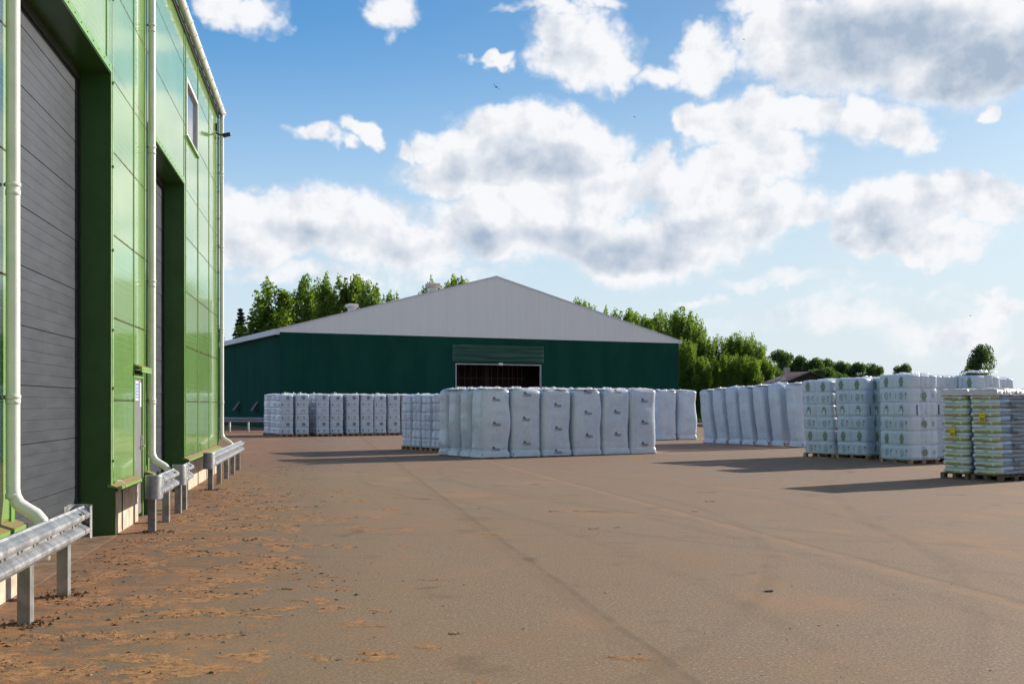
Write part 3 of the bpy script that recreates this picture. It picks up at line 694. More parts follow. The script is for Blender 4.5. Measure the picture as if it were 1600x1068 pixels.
# ------------------------------------------------------------------ stacks
def pallet(a=.6, b=.4, m='wood'):
    g = G()
    for x in (-a+.07, 0, a-.07):
        g.box(x-.07, x+.07, -b, b, 0, .022, m)
        for y in (-b+.05, 0, b-.05): g.box(x-.07, x+.07, y-.05, y+.05, .0222, .100, m)
    for y in (-b+.05, 0, b-.05): g.box(-a, a, y-.05, y+.05, .1002, .122, m)
    nn = 6
    for i in range(nn):
        x = -a+.05+(2*a-.1)*i/(nn-1); g.box(x-.045, x+.045, -b, b, .1222, .144, m)
    return g
def body(a, b, z0, z1, seed, nexp=5.0, layers=0, lean=(0, 0), amp=.028, groove_x=(), groove_y=(), skirt=.02, nth=104, nz=72, top='film', side='film', wob=.02, topr=.13, ribs=0, inset=.03, pinch=0):
    g = G(); H = z1-z0
    for j in range(nz+1):
        f = j/nz
        if f < .86: z = z0+H*f*(1-topr/H)/.86; sh = 1.0
        else:
            q = (f-.86)/.14; z = z1-topr+topr*math.sin(q*math.pi/2); sh = 1-(1-math.cos(q*math.pi/2))*topr/max(a, b)*1.1
        for i in range(nth):
            ph = 2*math.pi*i/nth; c, s_ = math.cos(ph), math.sin(ph)
            ne = nexp+(14-nexp)*max(0, 1-(z-z0)/.22) if pinch else nexp
            r = ((abs(c)/a)**ne+(abs(s_)/b)**ne)**(-1/ne)
            x, y = r*c, r*s_
            d = amp*(min(1, .15+(z-z0)/.3) if pinch else 1)*noise.noise((x*(.9 if pinch else 1.6)+seed*7, y*(.9 if pinch else 1.6), z*1.1))*1.6+(.003 if pinch else amp*.4)*noise.noise((x*6+seed, y*6+3, z*5+seed))
            hz = (z-z0)/H
            d += -amp*.9*(1-max(0,math.sin(math.pi*min(1, max(0, (hz-.03)/.94))))**.5)*.4
            if z < z0+.16: d += skirt*(1-(z-z0)/.16)**.5
            if pinch: d -= pinch*.9*math.exp(-((z-z0-.22)/.06)**2)+min(1, max(0, z-z0-.12)*4)*pinch*.8*(.5+.5*math.sin(hz*7+seed*1.7))
            if pinch: d += .012*noise.noise((x*1.1+seed*9, y*1.1, z*3.2))+.002*noise.noise((x*2+seed, y*2, z*14))
            if layers:
                lh = (H)/layers; li = (z-z0)/lh; fr = li-math.floor(li)
                e = min(fr, 1-fr)*lh
                d -= inset*math.exp(-(e/.030)**2)
                d += .012*noise.noise((math.floor(li)*3.1+seed, x*2, y*2))
            for gx in groove_x:
                if abs(y) > b*.5: d -= .03*math.exp(-((x-gx)/.025)**2)
            for gy in groove_y:
                if abs(x) > a*.5: d -= .042*math.exp(-((y-gy)/.028)**2)
            if ribs and abs(x) > a*.6: d += .012*math.sin(y*ribs)
            k = (r*sh+d)/r
            wx = wob*noise.noise((seed*3.3, 1, z*1.1)); wy = wob*noise.noise((seed*5.3, 9, z*1.1))
            g.v.append(Vector((x*k+lean[0]*hz+wx, y*k+lean[1]*hz+wy, z)))
    for j in range(nz):
        for i in range(nth):
            g.face([j*nth+i, j*nth+(i+1) % nth, (j+1)*nth+(i+1) % nth, (j+1)*nth+i], side if j < nz-2 else top, True)
    # top: shrink to the middle with crumples
    last = nz*nth
    for kk, s_ in enumerate((.82, .55, .25)):
        st = len(g.v)
        for i in range(nth):
            v = g.v[last+i] if kk == 0 else g.v[base0+i]
            base0 = last if kk == 0 else base0
            c0 = Vector((lean[0], lean[1], z1)); p = c0+(g.v[last+i]-c0)*s_ if kk == 0 else c0+(g.v[last0+i]-c0)*s_
            g.v.append(Vector((p.x, p.y, z1+.03*noise.noise((p.x*5+seed, p.y*5, seed))+.015)))
        if kk == 0: last0 = last
        for i in range(nth): g.face([last+i, last+(i+1) % nth, st+(i+1) % nth, st+i], top, True)
        last = st; base0 = st
    g.face([last+i for i in range(nth)], top, True)
    return g
def crumple(a, b, z, seed, lean=(0, 0), n=5, big=False):
    """gathered film ends lying on top of a wrapped load"""
    rnd = random.Random(seed); g = G()
    for k in range(n):
        cx, cy = rnd.uniform(-a, a)*.8+lean[0], rnd.uniform(-b, b)*.8+lean[1]
        w = rnd.uniform(.10, .24); h = rnd.uniform(.03, .075)*(2.0 if big and k == 0 else 1)
        m = 9; st = len(g.v)
        for j in range(m+1):
            for i in range(m+1):
                u, v = i/m*2-1, j/m*2-1; rr = max(0, 1-(u*u+v*v))
                zz = z+h*rr*(.65+1.1*noise.noise((u*2.2+seed, v*2.2+k*5, 1)))+(.02*noise.noise((u*5, v*5, seed+k)) if rr > 0 else 0)
                g.v.append(Vector((cx+u*w*1.3, cy+v*w, max(zz, z-.02) if rr > 0 else z-.02)))
        for j in range(m):
            for i in range(m): q = st+j*(m+1)+i; g.face([q, q+1, q+m+2, q+m+1], 'crumple', False)
    return g
class Decal:
    def __init__(s, g): s.g = g; s.b = BVHTree.FromPolygons(g.v, g.f)
    def hit(s, face, u, z, off):
        o, d = {'front': ((u, -5, z), (0, 1, 0)), 'back': ((-u, 5, z), (0, -1, 0)), 'left': ((-5, -u, z), (1, 0, 0)), 'right': ((5, u, z), (-1, 0, 0))}[face]
        h = s.b.ray_cast(Vector(o), Vector(d))
        if h[0] is None: return None
        return h[0]-Vector(d)*off
    def poly(s, face, pts, m, off=.005):
        hs = [s.hit(face, u, z, off) for u, z in pts]
        cu = sum(p[0] for p in pts)/len(pts); cz = sum(p[1] for p in pts)/len(pts)
        c = s.hit(face, cu, cz, off)
        if c is None or any(h is None for h in hs): return
        k = len(s.g.v); s.g.v += hs+[c]; n = len(hs)
        for i in range(n): s.g.face([k+i, k+(i+1) % n, k+n], m, True)
    def ring(s, face, outer, inner, m, off=.005):
        A = [s.hit(face, u, z, off) for u, z in outer]; B = [s.hit(face, u, z, off) for u, z in inner]
        if any(h is None for h in A+B): return
        k = len(s.g.v); n = len(A); s.g.v += A+B
        for i in range(n): s.g.face([k+i, k+(i+1) % n, k+n+(i+1) % n, k+n+i], m, True)
    def rect(s, face, u0, u1, z0, z1, m, off=.005): s.poly(face, [(u0,z0),((u0+u1)/2,z0),(u1,z0),(u1,(z0+z1)/2),(u1,z1),((u0+u1)/2,z1),(u0,z1),(u0,(z0+z1)/2)], m, off)
def ell(cu, cz, ru, rz, n=16, lob=0, la=0): return [(cu+ru*(1+la*math.cos(lob*a))*math.cos(a), cz+rz*(1+la*math.cos(lob*a))*math.sin(a)) for a in [2*math.pi*i/n for i in range(n)]]
def capsule(cu, cz, L, h, n=8):
    p = []
    for i in range(n+1): a = -math.pi/2+math.pi*i/n; p.append((cu+L/2+h/2*math.cos(a), cz+h/2*math.sin(a)))
    for i in range(1, 4): p.append((cu+L/2-L*i/4, cz+h/2))
    for i in range(n+1): a = math.pi/2+math.pi*i/n; p.append((cu-L/2+h/2*math.cos(a), cz+h/2*math.sin(a)))
    for i in range(1, 4): p.append((cu-L/2+L*i/4, cz-h/2))
    return p
def logo(D, face, u, z, s=1.0):
    """blossom above a rounded bar with a line of lettering"""
    D.ring(face, capsule(u, z, .25*s, .080*s), capsule(u, z, .25*s, .052*s), 'ink', .006)
    D.ring(face, ell(u-.085*s, z+.065*s, .048*s, .048*s, 20, 5, .22), ell(u-.085*s, z+.065*s, .018*s, .018*s, 20), 'ink', .007)
    for i in range(9):
        q = u-.06*s+i*.021*s; D.rect(face, q, q+.012*s, z-.012*s, z+.012*s, 'ink', .006)

P1 = pallet(.6, .4).build('pallet'); P1W = P1.data; bpy.data.objects.remove(P1)
P2 = pallet(.4, .6).build('pallet'); P2W = P2.data; bpy.data.objects.remove(P2)
P3 = pallet(.6, .6).build('pallet'); P3W = P3.data; bpy.data.objects.remove(P3)
P4 = pallet(.6, .4, 'wood_dark').build('pallet'); P4W = P4.data; bpy.data.objects.remove(P4)
def inst(name, me, parent):
    o = bpy.data.objects.new(name, me); col.objects.link(o); o.parent = parent; return o
def mesh_of(g, name):
    o = g.build(name); me = o.data; bpy.data.objects.remove(o); return me
ordn = ['first', 'second', 'third', 'fourth', 'fifth', 'sixth', 'seventh', 'eighth', 'ninth', 'tenth']

# -- smooth big sacks (centre block)
PITX, PITY = 1.235, .82
def sack_mesh(seed, zs, H, lean=(0, 0), a=.598, b=.385, logos=True, side='film', u0=.0, nexp=6.0, amp=.042, topr=.15):
    g = body(a, b, .03, H, seed, nexp, 0, lean, amp, (), (), .013, top='dust_top' if logos else 'film', side=side, topr=topr, pinch=.022)
    if logos:
        D = Decal(g)
        for z in zs:
            for f in ('front',): logo(D, f, u0+lean[0]*z/H+.02*math.sin(z*3), z)
    return mesh_of(g, 'wrapped_load')
hs = [2.33, 2.31, 2.29, 2.32, 2.34, 2.36]
zr = [(1.93, 1.11, .28), (2.10, 1.27, .45), (1.74, .93, .14), (2.20, 1.47, .67), (2.22, 1.49, .70), (1.90, 1.11, .33)]
us = [-.02, -.02, -.02, -.02, -.03, -.02]
front = [sack_mesh(i+1, zr[i], hs[i], (.02*((-1)**i), -.02), u0=us[i]) for i in range(6)]
backm = [sack_mesh(i+11, (), 2.31+.01*i, (-.02, .02), logos=False, side='film_end', nexp=4.0, topr=.2) for i in range(3)]
crm = [mesh_of(crumple(.5, .3, 2.33, i+3, n=6), 'film_gather') for i in range(3)]
A30 = R(30)
ux, uy = Vector((math.cos(A30), math.sin(A30), 0)), Vector((-math.sin(A30), math.cos(A30), 0))
O2 = Vector((-1.06, 37.25, 0))
PW = (P1W,)
def place(name, loc, rz, label, group, load, pal, cr=None, cat='wrapped pallet'):
    e = empty(name, loc, rz, label=label, cat=cat, group=group)
    inst('pallet', pal, e).scale = (.92, .88, 1); inst('wrapped_load', load, e)
    if cr: inst('film_gather', cr, e)
    return e
rnd = random.Random(9)
for r in range(4):
    for c in range(6):
        p = O2+ux*(.61+PITX*c)+uy*(.40+PITY*r)
        if r == 0:
            lab = 'smooth white sack, %s from the left in the front row of the centre block' % ordn[c]; ld = front[c]
        elif c == 0:
            lab = 'smooth sack at the left end of the centre block, row %s' % ordn[r]; ld = backm[r-1]
        else:
            lab = 'dusty sack top in row %s, column %s from the left, of the centre block' % (ordn[r], ordn[c]); ld = backm[(r+c) % 3]
        place('wrapped_pallet', p+Vector((rnd.uniform(-.02, .02), rnd.uniform(-.02, .02), 0)), A30+(.03 if r else (.075, .04, .055, .03, .07, .05)[c]), lab, 'big smooth white sacks of the centre block', ld, P1W, crm[(r*2+c) % 3])

# -- six-layer loads with printed bags
def layered_mesh(seed, a, b, H, style, lean=(0, 0), z0=.12, gx=(), gy=(), side='bag_white'):
    g = body(a, b, z0, H, seed, 9.0, 6, lean, .016, gx, gy, .012, top='film', side=side, topr=.07, nz=96, nth=112, wob=.025, inset=.026)
    D = Decal(g); lh = (H-z0)/6
    for k in range(6):
        zc = z0+lh*(k+.5); l = lean[0]*k/6; ly = lean[1]*k/6
        even = k % 2 == 1            # top layer is k = 5
        if style == 'clover':
            if even:
                D.poly('front', ell(.05+l, zc, .105, .105, 30, 6, .16), 'inkgreen' if k != 3 else 'inkpale')
                if k == 3: D.rect('front', -.01+l, .07+l, zc-.13, zc-.01, 'paper', .008)
            else:
                D.poly('front', ell(-.26+l, zc, .045, .075, 14), 'inkgreen'); D.poly('front', ell(.08+l, zc, .065, .085, 14), 'inkpale')
                D.rect('front', -.135+l, -.120+l, zc-.13, zc+.13, 'inkpale')
            if k in (1, 3, 5):
                for u in (-.40, -.30, .28, .36): D.rect('left', u, u+.05, zc-.12, zc+.12, 'inkpale')
            else: D.poly('left', ell(.40, zc, .05, .08, 14), 'inkgreen')
        elif style == 'emblem':
            for cc in (-.30, .30):
                u = cc-ly
                if even:
                    D.rect('left', u-.065, u+.065, zc-.165, zc+.11, 'inkgreen', .005); D.poly('left', ell(u, zc-.01, .095, .085, 18), 'inkgreen', .007); D.poly('left', ell(u, zc-.01, .078, .032, 14), 'inkyellow', .009)
                    D.rect('left', u-.05, u+.05, zc+.11, zc+.17, 'inkpale'); D.rect('left', u-.12, u-.10, zc-.14, zc-.115, 'inkgreen')
                    if k == 3: D.rect('left', u-.06, u+.05, zc-.20, zc+.03, 'paper', .012); D.rect('left', u-.04, u+.03, zc-.02, zc-.01, 'ink', .014)
                else:
                    D.poly('left', ell(u, zc-.01, .085, .125, 16), 'inkpale', .005); D.poly('left', ell(u-.22, zc-.01, .03, .10, 12), 'inkpale', .005); D.rect('left', u+.14, u+.19, zc-.10, zc+.10, 'inkpale', .005)
                    D.poly('left', ell(u+.18, zc+.05, .028, .028, 10), 'inkred', .008)
            if not even or k == 1:
                pass
            if k in (0, 2, 4):
                u = -.02+l
                D.rect('front', u-.085, u+.085, zc-.175, zc+.11, 'inkgreen', .005); D.poly('front', ell(u, zc, .125, .085, 18), 'inkgreen', .007); D.poly('front', ell(u, zc, .10, .035, 14), 'inkyellow', .009)
                D.poly('front', ell(u-.04, zc+.16, .03, .03, 10), 'inkred', .008); D.poly('front', ell(.36+l, zc, .055, .085, 14), 'inkpale', .005)
            else:
                D.rect('front', .02+l, .035+l, zc-.10, zc+.05, 'inkpale'); D.rect('front', .05+l, .24+l, zc-.09, zc-.075, 'inkpale'); D.poly('front', ell(.03+l, zc-.10, .018, .018, 8), 'inkred', .008)
                if k == 3: D.rect('front', -.34+l, -.29+l, zc-.16, zc+.16, 'ink', .006)
    return mesh_of(g, 'bag_load')
clov = [layered_mesh(20+i, .388, .59, 2.32+.015*i, 'clover', (.01*(i-1), 0)) for i in range(3)]
crc = [mesh_of(crumple(.3, .45, 2.34, 30+i, n=5, big=(i == 0)), 'film_gather') for i in range(3)]
A27 = R(27)
vx, vy = Vector((math.cos(A27), math.sin(A27), 0)), Vector((-math.sin(A27), math.cos(A27), 0))
O1 = Vector((-12.75, 62.1, 0)); offs = [0, .86, 2.02, 2.86, 3.80, 4.62, 5.45, 6.28, 7.12, 7.96]
def place6(loc, rz, label, group, load, pal, cr=None, cat='bag pallet'):
    e = empty('bag_pallet', loc, rz, label=label, cat=cat, group=group)
    inst('pallet', pal, e); inst('bag_load', load, e)
    if cr: inst('film_gather', cr, e)
    return e
for r in range(3):
    for c in range(10):
        p = O1+vx*(.40+offs[c])+vy*(.62+1.27*r)
        if r == 0: lab = 'clover-print bag pallet, %s from the left in the front row beside the green hall' % ordn[c]
        elif c == 0: lab = 'clover-print bag pallet at the left end beside the green hall, row %s' % ordn[r]
        else: lab = 'crumpled bag pallet top in row %s, column %s from the left, beside the green hall' % (ordn[r], ordn[c])
        place6(p+Vector((rnd.uniform(-.03, .03), rnd.uniform(-.03, .03), 0)), A27+rnd.uniform(-.02, .02), lab, 'clover-print bag pallets beside the green hall', clov[(r+c) % 3], P2W, crc[(r*2+c*5) % 3] if c != 1 else crc[0])

# -- ribbed pallets behind the centre block (seen by their ends)
rib = [layered_mesh(40+i, .59, .388, 2.14+.02*i, 'plain', gy=(0,), side='film_end') for i in range(2)]
crr = [mesh_of(crumple(.5, .3, 2.16, 50+i, n=6), 'film_gather') for i in range(2)]
O3 = px(627, 44.9, z=0); E3 = px(689, 42.2, z=0); dv = (E3-O3).normalized(); ar = math.atan2(dv.y, dv.x)+math.pi/2
wx_, wy_ = Vector((math.cos(ar), math.sin(ar), 0)), Vector((-math.sin(ar), math.cos(ar), 0))
for c in range(5):
    for r in range(3):
        p = O3+dv*(.40+.80*c)+wx_*(.60+1.25*r)
        lab = ('ribbed white bag pallet, %s from the left in the front row behind the centre block' % ordn[c]) if r == 0 else 'ribbed bag pallet in row %s, column %s from the left, behind the centre block' % (ordn[r], ordn[c])
        place6(p, ar+rnd.uniform(-.01, .01), lab, 'ribbed bag pallets behind the centre block', rib[(c+r) % 2], P1W, crr[(c+r) % 2])

# -- pair of big sacks behind, right of the centre block
pair = [sack_mesh(60+i, (), 2.50, (.04, 0), logos=False) for i in range(2)]
crp = [mesh_of(crumple(.5, .3, 2.50, 70+i, n=6), 'film_gather') for i in range(3)]
O4 = px(1028, 56.0, z=0)
for c in range(2):
    for r in range(2):
        p = O4+ux*(.6+1.33*c)+uy*(.4+.84*r)
        lab = 'shaded big sack, %s of the pair right of the centre block%s' % (('left' if c == 0 else 'right'), ('', ', row behind')[r])
        place('wrapped_pallet', p, A30, lab, 'shaded sacks right of the centre block', pair[(c+r) % 2], P1W, crp[(c+r) % 3])
# -- leaning sacks row
leans = [sack_mesh(80+i, (), 2.50+.02*i, (-.17-.03*(i % 2), .22-.02*i), a=.585, b=.365, logos=False, side='film_end', nexp=4.2, amp=.026, topr=.2) for i in range(3)]
crl = [mesh_of(crumple(.5, .3, 2.50+.02*i, 90+i, lean=(-.17, .2), n=6), 'film_gather') for i in range(3)]
lx = [1098, 1118, 1138.5, 1159, 1182, 1206, 1234]; ly_ = [51.8, 51.0, 50.2, 49.4, 48.6, 47.8, 46.8]
for i in range(7):
    P = px(lx[i]+7, ly_[i], z=0)
    for r in range(2):
        p = P+ux*(.60+1.27*r)
        lab = 'leaning white sack, %s from the left in the slanting row before the trees' % ordn[i] if r == 0 else 'bright sack top behind the %s leaning sack from the left' % ordn[i]
        place('wrapped_pallet', p, A30+.05+rnd.uniform(-.015, .015), lab, 'leaning white sacks of the slanting row', leans[i % 3], P1W, crl[i % 3]).scale.z = .985+.014*i

# -- emblem bag pallets on the right
em = [layered_mesh(100, .60, .585, 2.60, 'emblem', (-.05, .13), gx=(-.18, .22), gy=(0,)), layered_mesh(101, .60, .585, 2.66, 'emblem', (-.04, .11), gx=(-.18, .22), gy=(0,)), layered_mesh(102, .63, .63, 2.70, 'emblem', (0, .03), gx=(-.16, .24), gy=(0,))]
crE = [mesh_of(crumple(.5, .5, 2.62+.05*i, 110+i, n=9), 'film_gather') for i in range(3)]
def corner(x, Y, rz, a, b):       # centre of a load whose front-left bottom corner stands at that pixel
    c, s_ = math.cos(rz), math.sin(rz); p = px(x, Y, z=0)
    return p+Vector((c*a-s_*b, s_*a+c*b, 0))
names = []
rzE = R(34)
P5 = px(1251, 38.6, z=0); d5 = Vector((.66, -.75, 0)).normalized()
for i in range(2):
    for r in range(2):
        p = P5+d5*(.62+1.27*i)+Vector((math.cos(rzE), math.sin(rzE), 0))*(.62+1.26*r)
        lab = 'green-emblem bag pallet, %s of the pair right of the leaning white sacks' % ('left' if i == 0 else 'right') if r == 0 else 'white bag pallet behind the %s one of the emblem pair, top showing' % ('left' if i == 0 else 'right')
        place6(p, R(41) if r == 0 else rzE, lab, 'emblem bag pallets on the right', em[i], P3W, crE[i])
r6 = R(27)
c6 = corner(1422, 33.8, r6, .62, .62); X6 = Vector((math.cos(r6), math.sin(r6), 0)); Y6 = Vector((-math.sin(r6), math.cos(r6), 0))
place6(c6, r6, 'large corner pallet of white emblem bags standing left of the yellow-striped stacks', 'emblem bag pallets on the right', em[2], P3W, crE[2])
place6(c6+X6*1.52+Y6*.55, r6, 'emblem bag pallet behind the left yellow-striped stack', 'emblem bag pallets on the right', em[2], P3W, crE[1])
place6(c6+X6*2.75-Y6*.2, r6+.04, 'tallest emblem bag pallet behind the right yellow-striped stack, crumpled film on top', 'emblem bag pallets on the right', em[0], P3W, crE[2]).scale.z = 1.035
place6(c6+X6*4.25+Y6*.55, r6, 'emblem bag pallet partly cut by the right edge of the frame', 'emblem bag pallets on the right', em[1], P3W, crE[0])
place6(c6+Y6*1.35+X6*1.3, r6, 'emblem bag pallet one row behind the large corner pallet, top showing', 'emblem bag pallets on the right', em[1], P3W, crE[1])
place6(c6+X6*1.5+Y6*1.9, r6, 'emblem bag pallet two rows behind the left yellow-striped stack, top showing', 'emblem bag pallets on the right', em[1], P3W, crE[0])

# -- sack stacks with yellow stripes
def sack_layer(seed, kind, h=.098):
    g = G(); nth, nz = 64, 8; a, b = .585, .385
    for j in range(nz+1):
        f = j/nz; z = h*f*1.04
        ins = .030*(abs(2*f-1))**3
        for i in range(nth):
            ph = 2*math.pi*i/nth; c, s_ = math.cos(ph), math.sin(ph)
            r = ((abs(c)/a)**7+(abs(s_)/b)**7)**(-1/7); x, y = r*c, r*s_
            d = .022*noise.noise((x*3+seed*5, y*3, z*8))+.010*noise.noise((x*9, y*9+seed, z*20)) - ins
            k = (r+d)/r
            g.v.append(Vector((x*k, y*k, z+.012*noise.noise((x*3, y*3, seed*3.3)))))
    for j in range(nz):
        for i in range(nth):
            q = g.v[j*nth+i]; m = 'sack_pale'
            if abs(q.x) > .50:
                yy = q.y if q.x < 0 else -q.y
                if kind == 0:
                    if j in (2, 3, 4): m = 'sack_yellow' if yy < .02+.2*noise.noise((seed, 2, 2)) else 'sack_orange'
                    if j in (0, 1): m = 'sack_green'
                    if abs(yy-(-.16)) < .03: m = 'sack_pale'
                    if yy > .30: m = 'sack_pale'
                else:
                    m = 'sack_pale'
                    if abs(yy-.03) < .06 and j in (3, 4, 5): m = 'sack_green'
            else: m = ('sack_blue' if (kind == 1 and q.x < -.12) else 'sack_grey')
            g.face([j*nth+i, j*nth+(i+1) % nth, (j+1)*nth+(i+1) % nth, (j+1)*nth+i], m, True)
    g.face([nz*nth+i for i in range(nth)], 'sack_pale', True); g.face([i for i in range(nth)][::-1], 'sack_pale', True)
    return mesh_of(g, 'sack')
sl_ = [[sack_layer(s*3+k+1, k) for s in range(3)] for k in range(2)]
def hood(seed):
    g = G(); nu, nv = 48, 34
    for j in range(nv+1):
        for i in range(nu+1):
            u, v = (i/nu*2-1), (j/nv*2-1)
            ex = max(0, abs(u)-.90)/.10; ey = max(0, abs(v)-.90)/.10; e = max(ex, ey)
            x = u*.605 if abs(u) < .9 else math.copysign(.545+.055*min(1, ex*1.3), u); y = v*.40 if abs(v) < .9 else math.copysign(.36+.04*min(1, ey*1.3), v)
            z = .045-.14*e**1.5+.03*noise.noise((u*3+seed, v*2, 1))*(1-e*.5)+.022*noise.noise((u*2+seed, v*12, 5))+ (.04*(1-abs(v))*(1-abs(u)))
            g.v.append(Vector((x, y+.008*noise.noise((u*9, v*9, seed)), z)))
    for j in range(nv):
        for i in range(nu): q = j*(nu+1)+i; g.face([q, q+1, q+nu+2, q+nu+1], 'sack_top', True)
    return mesh_of(g, 'film_hood')
hood_m = [hood(1), hood(7)]
O8 = px(1468.5, 27.55, z=0); r8 = R(30)
h8x, h8y = Vector((math.cos(r8), math.sin(r8), 0)), Vector((math.sin(r8), -math.cos(r8), 0))
labs = ['left of the two stacks of yellow-striped sacks, with its yellow tag low', 'right of the two yellow-striped sack stacks, with its yellow tag high and blue-grey front', 'yellow-striped sack stack beyond the right edge of the frame, next to the tagged pair', 'yellow-striped sack stack farthest out of the right edge of the frame']
for s in range(4):
    p = O8+h8y*(.40+.86*(1 if s == 1 or s == 2 else 0))+h8x*(.62 if s < 2 else 1.92)
    st = empty('sack_stack', p, r8+(.0, .03, -.02, .02)[s], label=labs[s], cat='sack stack', group='stacks of yellow-striped sacks')
    inst('pallet', P4W, st)
    N = 20; lean = ((-.02, .03), (-.03, .10), (0, .05), (0, 0))[s]
    tops = G()
    for k in range(N):
        o = inst('sack', sl_[k % 2][(k*7+s) % 3], st)
        f = k/N; o.location = (lean[0]*f+.014*math.sin(k*2.1+s)+(.02 if k % 2 else -.01), lean[1]*f+.010*math.cos(k*1.7), .144+k*.098)
        o.rotation_euler.z = .015*math.sin(k*1.3+s)
    hd = inst('film_hood', hood_m[s % 2], st); hd.location = (lean[0], lean[1], .144+N*.098)
    if s < 2:
        z = (1.12, 1.48)[s]; xx = -.585-.045+lean[0]*.5; y0 = (.02, .06)[s]
        g = G(); g.v = []
        tz = .20; tw = .075
        g.box(xx-.006, xx, y0-tw, y0+tw, z-tz/2, z+tz/2, 'tag_yellow'); g.box(xx-.006, xx, y0-tw*.6, y0+tw*.6, z+tz/2, z+tz/2+.05, 'tag_yellow')
        g.tube([(xx-.007, y0, z+tz/2+.025), (xx-.009, y0, z+tz/2+.025)], .014, 'ink', 8)
        for q in (-.075, -.045, -.015): g.box(xx-.008, xx-.0065, y0-tw*.75, y0+tw*.75, z+q, z+q+.016, 'ink')
        g.box(xx-.008, xx-.0065, y0-tw*.8, y0+tw*.8, z+.055, z+.066, 'ink')
        tg = g.build('tag', st)
        # printed marks on the long side
    if s == 1:
        g = body(.606, .405, .30, 1.95, 77, 7, 0, (-.03+lean[0], lean[1]), .01, nth=60, nz=40, topr=.02)
        D = Decal(g)
        for i, z in enumerate((.42, .78, 1.13, 1.45, 1.74)):
            D.g = G(); logo(D, 'front', -.03+.035*(i % 2), z, .95); D.g.build('printed_mark', st)

# ------------------------------------------------------------------ loose peat on the ground
def peat():
    rnd = random.Random(4); g = G(); gd = G()
    ca, sa = math.cos(TA), math.sin(TA)
    def w(o, t): return Vector((-5.44+o*ca-t*sa, 15.45+o*sa+t*ca, 0))
    def lump(p, r, h, m, gg, flat=1.0):
        n = 9 if gg is g else 26; fq = 2.0 if gg is g else 3.5; am = .55 if gg is g else 1.1; k = len(gg.v); a0 = rnd.random()*6; e = rnd.uniform(.35, .8)
        ea = rnd.random()*3.14; ce, se = math.cos(ea), math.sin(ea)
        for ring, (s, z) in enumerate(((1, .001), (.72, h*.55), (.35, h))):
            for i in range(n):
                a = a0+2*math.pi*i/n; rr = r*s*max(.15, 1+am*noise.noise((p.x*13+math.cos(a)*fq, p.y*13+math.sin(a)*fq, ring*.3)))
                u_, w_ = rr*math.cos(a), rr*math.sin(a)*e*flat
                gg.v.append(Vector((p.x+u_*ce-w_*se, p.y+u_*se+w_*ce, z*(1+.5*noise.noise((p.x*20+i, p.y*20, ring))))))
        for ring in range(2):
            for i in range(n): gg.face([k+ring*n+i, k+ring*n+(i+1) % n, k+(ring+1)*n+(i+1) % n, k+(ring+1)*n+i], m, False)
        gg.face([k+2*n+i for i in range(n)], m)
    cnt = 0
    while cnt < 9500:
        o = abs(rnd.gauss(0, 1.7))+.15; t = rnd.uniform(-9, 9) if rnd.random() < .85 else rnd.uniform(9, 18)
        if o > 5: continue
        p = w(o, t)
        v = noise.fractal((p.x*.9, p.y*1.9, 0), 1, 2, 5)
        if v < .05+.11*o and rnd.random() > .06: continue
        r = min(.027, .003*rnd.paretovariate(1.6))
        if o > 2.6 and rnd.random() < .6: cnt += 1; continue
        lump(p, r, r*rnd.uniform(.25, .5), 'peat' if rnd.random() < .6 else 'peat_dust', g); cnt += 1
    for _ in range(900):                        # streaky clods
        o = .3+abs(rnd.gauss(0, 1.5)); t = rnd.uniform(-9.5, 8); p = w(o, t)
        if noise.fractal((p.x*.9, p.y*1.9, 0), 1, 2, 5) < .0: continue
        ln = rnd.randint(2, 7)
        for i in range(ln*2): lump(p+Vector((ln*.017+rnd.gauss(0, .02+ln*.016), rnd.gauss(0, .05), 0)), min(.03, .004*rnd.paretovariate(1.3)), rnd.uniform(.002, .007), 'peat' if rnd.random() < .6 else 'peat_dust', g)
        lump(p+Vector((ln*.017, 0, 0)), .05+ln*.025, .003, 'peat_dust', gd)
    for _ in range(260):                        # scattered crumbs over the open yard
        Y = rnd.uniform(7, 34); X = rnd.uniform(-.30, .45)*Y; p = Vector((X, Y, 0))
        r = rnd.uniform(.004, .013); lump(p, r, r*.5, 'peat', g)
    base = [(462,905,.05),(455,888,.06),(470,880,.07),(448,920,.06),(905,798,.09),(870,799,.12),(928,826,.08),(965,824,.05),(1110,783,.10),(1085,799,.05),(505,783,.05),(935,825,.04),(710,990,.05),(1200,924,.05)]
    for x, y, r in base:
        Y = F*CH/(y-HY); p = px(x, Y, z=0); lump(p, r, .006, 'peat_dust', gd)
        for i in range(5): lump(p+Vector((rnd.uniform(-r, r), rnd.uniform(-r, r)*.5, 0)), r*.22, .010, 'peat', g)
    for t, o in ((.36, .45), (-4.98, .45), (-6.33, .45), (8.25, .45)):  # heaps round post feet
        for i in range(60): lump(w(o+rnd.gauss(.02, .11), t+rnd.gauss(0, .13)), rnd.uniform(.010, .028), rnd.uniform(.006, .022), 'peat', g)
    a = g.build('peat_crumbs'); tag(a, 'dark brown peat crumbs and clods scattered over the yard by the warehouse', 'peat', kind='stuff')
    b = gd.build('peat_dust'); tag(b, 'orange brown patches of peat dust on the asphalt', 'peat', kind='stuff')
peat()
g = G(); p = px(1201, F*CH/(924-HY), z=0); g.box(-.036, .036, -.007, .007, .001, .014, 'black'); g.box(.02, .034, -.009, .009, .0145, .018, 'black')
tag(g.build('stick', None, p, .1), 'small black plastic stick lying alone on the open asphalt', 'litter')

